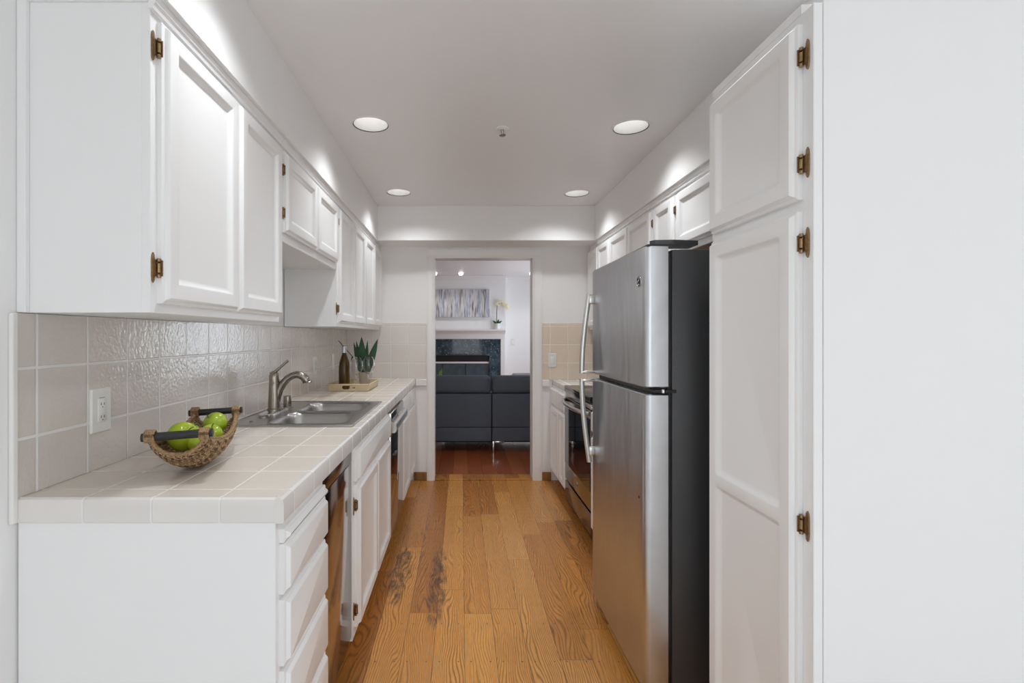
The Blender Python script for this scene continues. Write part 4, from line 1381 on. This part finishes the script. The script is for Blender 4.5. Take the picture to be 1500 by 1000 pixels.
# orchid on the mantel
ox, oy, oz = 0.640, YF - 0.06, 1.4105
q = thing('orchid', 'white potted orchid with an arching flower stem on the mantel', 'plant', (ox, oy, oz))
MB().lathe([(0.042, 0), (0.046, 0.003), (0.052, 0.105), (0.049, 0.105), (0.046, 0.09)], ox, oy, oz, 24).build('pot', 'pot', q, 40)
MB().lathe([(0.046, 0.088), (0.002, 0.092)], ox, oy, oz, 16).build('moss', 'soil', q)
for a0, ln in ((0.1, 0.09), (2.9, 0.085), (1.0, 0.06), (-0.8, 0.06), (4.0, 0.07)):
    leaf_blade((ox, oy, oz + 0.095), (ox + ln * math.cos(a0), oy + 0.3 * ln * math.sin(a0), oz + 0.15 + 0.04 * math.sin(a0)), 0.018, 0.015, q, 'leaf', 6)
stem = [(ox - 0.005, oy, oz + 0.09), (ox - 0.006, oy, oz + 0.30), (ox, oy, oz + 0.42), (ox + 0.04, oy, oz + 0.475), (ox + 0.10, oy, oz + 0.475), (ox + 0.16, oy, oz + 0.43), (ox + 0.18, oy, oz + 0.40)]
MB().tube(stem, 0.006, 8).build('stem', 'stemwood', q, 60)
for fx_, fz_, fs in ((0.0, 0.455, 0.030), (0.04, 0.495, 0.034), (0.085, 0.50, 0.034), (0.02, 0.425, 0.026), (0.125, 0.47, 0.034), (0.155, 0.42, 0.036), (0.185, 0.385, 0.034), (0.17, 0.445, 0.030)):
    mb = MB()
    for k in range(5):
        a = PI / 2 + 2 * PI * k / 5
        c_ = Vector((ox + fx_ + fs * 0.55 * math.cos(a), oy - 0.012, oz + fz_ + fs * 0.55 * math.sin(a)))
        R = []
        for tt, ww in ((-1, 0.05), (-0.6, 0.7), (0, 1.0), (0.6, 0.75), (1, 0.05)):
            d_ = Vector((math.cos(a), 0, math.sin(a))); e_ = Vector((-math.sin(a), 0, math.cos(a)))
            p_ = c_ + d_ * (fs * 0.55 * tt)
            R.append([p_ + e_ * (fs * 0.36 * ww), p_ + Vector((0, -0.004 * ww, 0)), p_ - e_ * (fs * 0.36 * ww), p_ + Vector((0, 0.003 * ww, 0))])
        mb.rings(R)
    mb.lathe([(0.001, -0.01), (fs * 0.2, -0.004), (fs * 0.1, 0.004)], ox + fx_, oy - 0.016, oz + fz_, 10, True, True, 'y')
    mb.build('flower', 'petal', q, 60)

outlet('wall_outlet', 'white double plate on the far living room wall right of the mantel', 'outlet', 'y', 9.2498, 0.955, 1.18, 'switch')

# sofa seen from the back
so = thing('sofa', 'dark charcoal sofa seen from behind through the doorway', 'sofa', (0.66, 6.0, 0))
seats = [(-0.305, 0.332), (0.340, 0.977), (0.985, 1.62)]


def cushion(x0, x1, y0, y1, z0, z1, r, nm, mat='sofa', lean=0.0):
    mb = MB().box(x0, x1, y0, y1, z0, z1, r, 5)
    if lean:
        for v in mb.bm.verts: v.co.y += lean * (v.co.z - z0)
    return mb.build(nm, mat, so, 40)


for a, b_ in seats:
    cushion(a, b_, 5.50, 5.70, 0.650, 0.845, 0.050, 'headrest')
    cushion(a, b_, 5.49, 5.72, 0.280, 0.6495, 0.014, 'backrest')
    cushion(a, b_, 5.73, 6.42, 0.30, 0.46, 0.04, 'seat_cushion')
    cushion(a, b_, 5.495, 6.40, 0.125, 0.2785, 0.012, 'seat_base')
for a, b_ in ((-0.50, -0.312), (1.63, 1.80)):
    cushion(a, b_, 5.52, 6.42, 0.125, 0.56, 0.035, 'armrest')
MB().box(-0.29, 1.78, 5.60, 6.35, 0.095, 0.124).build('underframe', 'sofabase', so)
for lx, ly in ((0.345, 5.51), (-0.46, 5.53), (1.74, 5.53), (-0.46, 6.36), (1.74, 6.36)):
    mb = MB()
    mb.box(lx, lx + 0.022, ly, ly + 0.03, 0, 0.124, 0.002)
    mb.box(lx + 0.022, lx + 0.125, ly, ly + 0.03, 0.104, 0.124, 0.002)
    mb.build('leg', 'chrome', so, 30, label='bent chrome leg')
pw = MB().box(0.58, 0.96, 5.78, 5.90, 0.47, 0.856, 0.05, 5)
tag(pw.build('throw_pillow', 'pillow', None, 40), 'white throw pillow just peeping over the sofa back', 'pillow')

# green plant beyond the sofa
gx, gy = -0.375, 7.0
g = thing('potted_plant', 'light green leafy plant peeping over the left of the sofa', 'plant', (gx, gy, 0))
MB().lathe([(0.11, 0), (0.13, 0.01), (0.15, 0.40), (0.14, 0.40), (0.135, 0.36)], gx, gy, 0, 28).build('pot', 'pot', g, 40)
MB().lathe([(0.135, 0.355), (0.002, 0.365)], gx, gy, 0, 20).build('soil', 'soil', g)
for k in range(14):
    a = k * 2.4
    r_ = 0.05 + 0.09 * random.random()
    zt = 0.66 + 0.19 * random.random()
    leaf_blade((gx + 0.02 * math.cos(a), gy + 0.02 * math.sin(a), 0.36), (gx + r_ * math.cos(a), gy + r_ * math.sin(a), zt), 0.04, 0.02, g, 'leaflight', 7)

# living room ceiling spots
for lx, ly, lab in ((-0.01, 8.55, 'lit round ceiling spot in front of the living room painting'), (-0.46, 8.55, 'lit living room ceiling spot at the left edge of the doorway'), (1.21, 8.55, 'lit living room ceiling spot at the right edge of the doorway')):
    t = thing('ceiling_spot', lab, 'ceiling light', (lx, ly, LZ), 'living room ceiling spots')
    MB().lathe([(0.055, -0.0005), (0.054, -0.008), (0.04, -0.012)], lx, ly, LZ, 24, False, False).build('trim_ring', 'trim', t, 40)
    MB().lathe([(0.04, -0.010), (0.036, -0.030), (0.022, -0.042), (0.002, -0.046)], lx, ly, LZ, 24, False, True).build('bulb', 'bulb', t, 60)
    ld = bpy.data.lights.new('spot_lamp', 'SPOT')
    ld.energy = 5; ld.color = (1.0, 0.98, 0.95); ld.spot_size = math.radians(120); ld.spot_blend = 0.5; ld.shadow_soft_size = 0.04
    lo = bpy.data.objects.new('spot_lamp', ld); COL.objects.link(lo)
    lo.location = (lx, ly, LZ - 0.075)
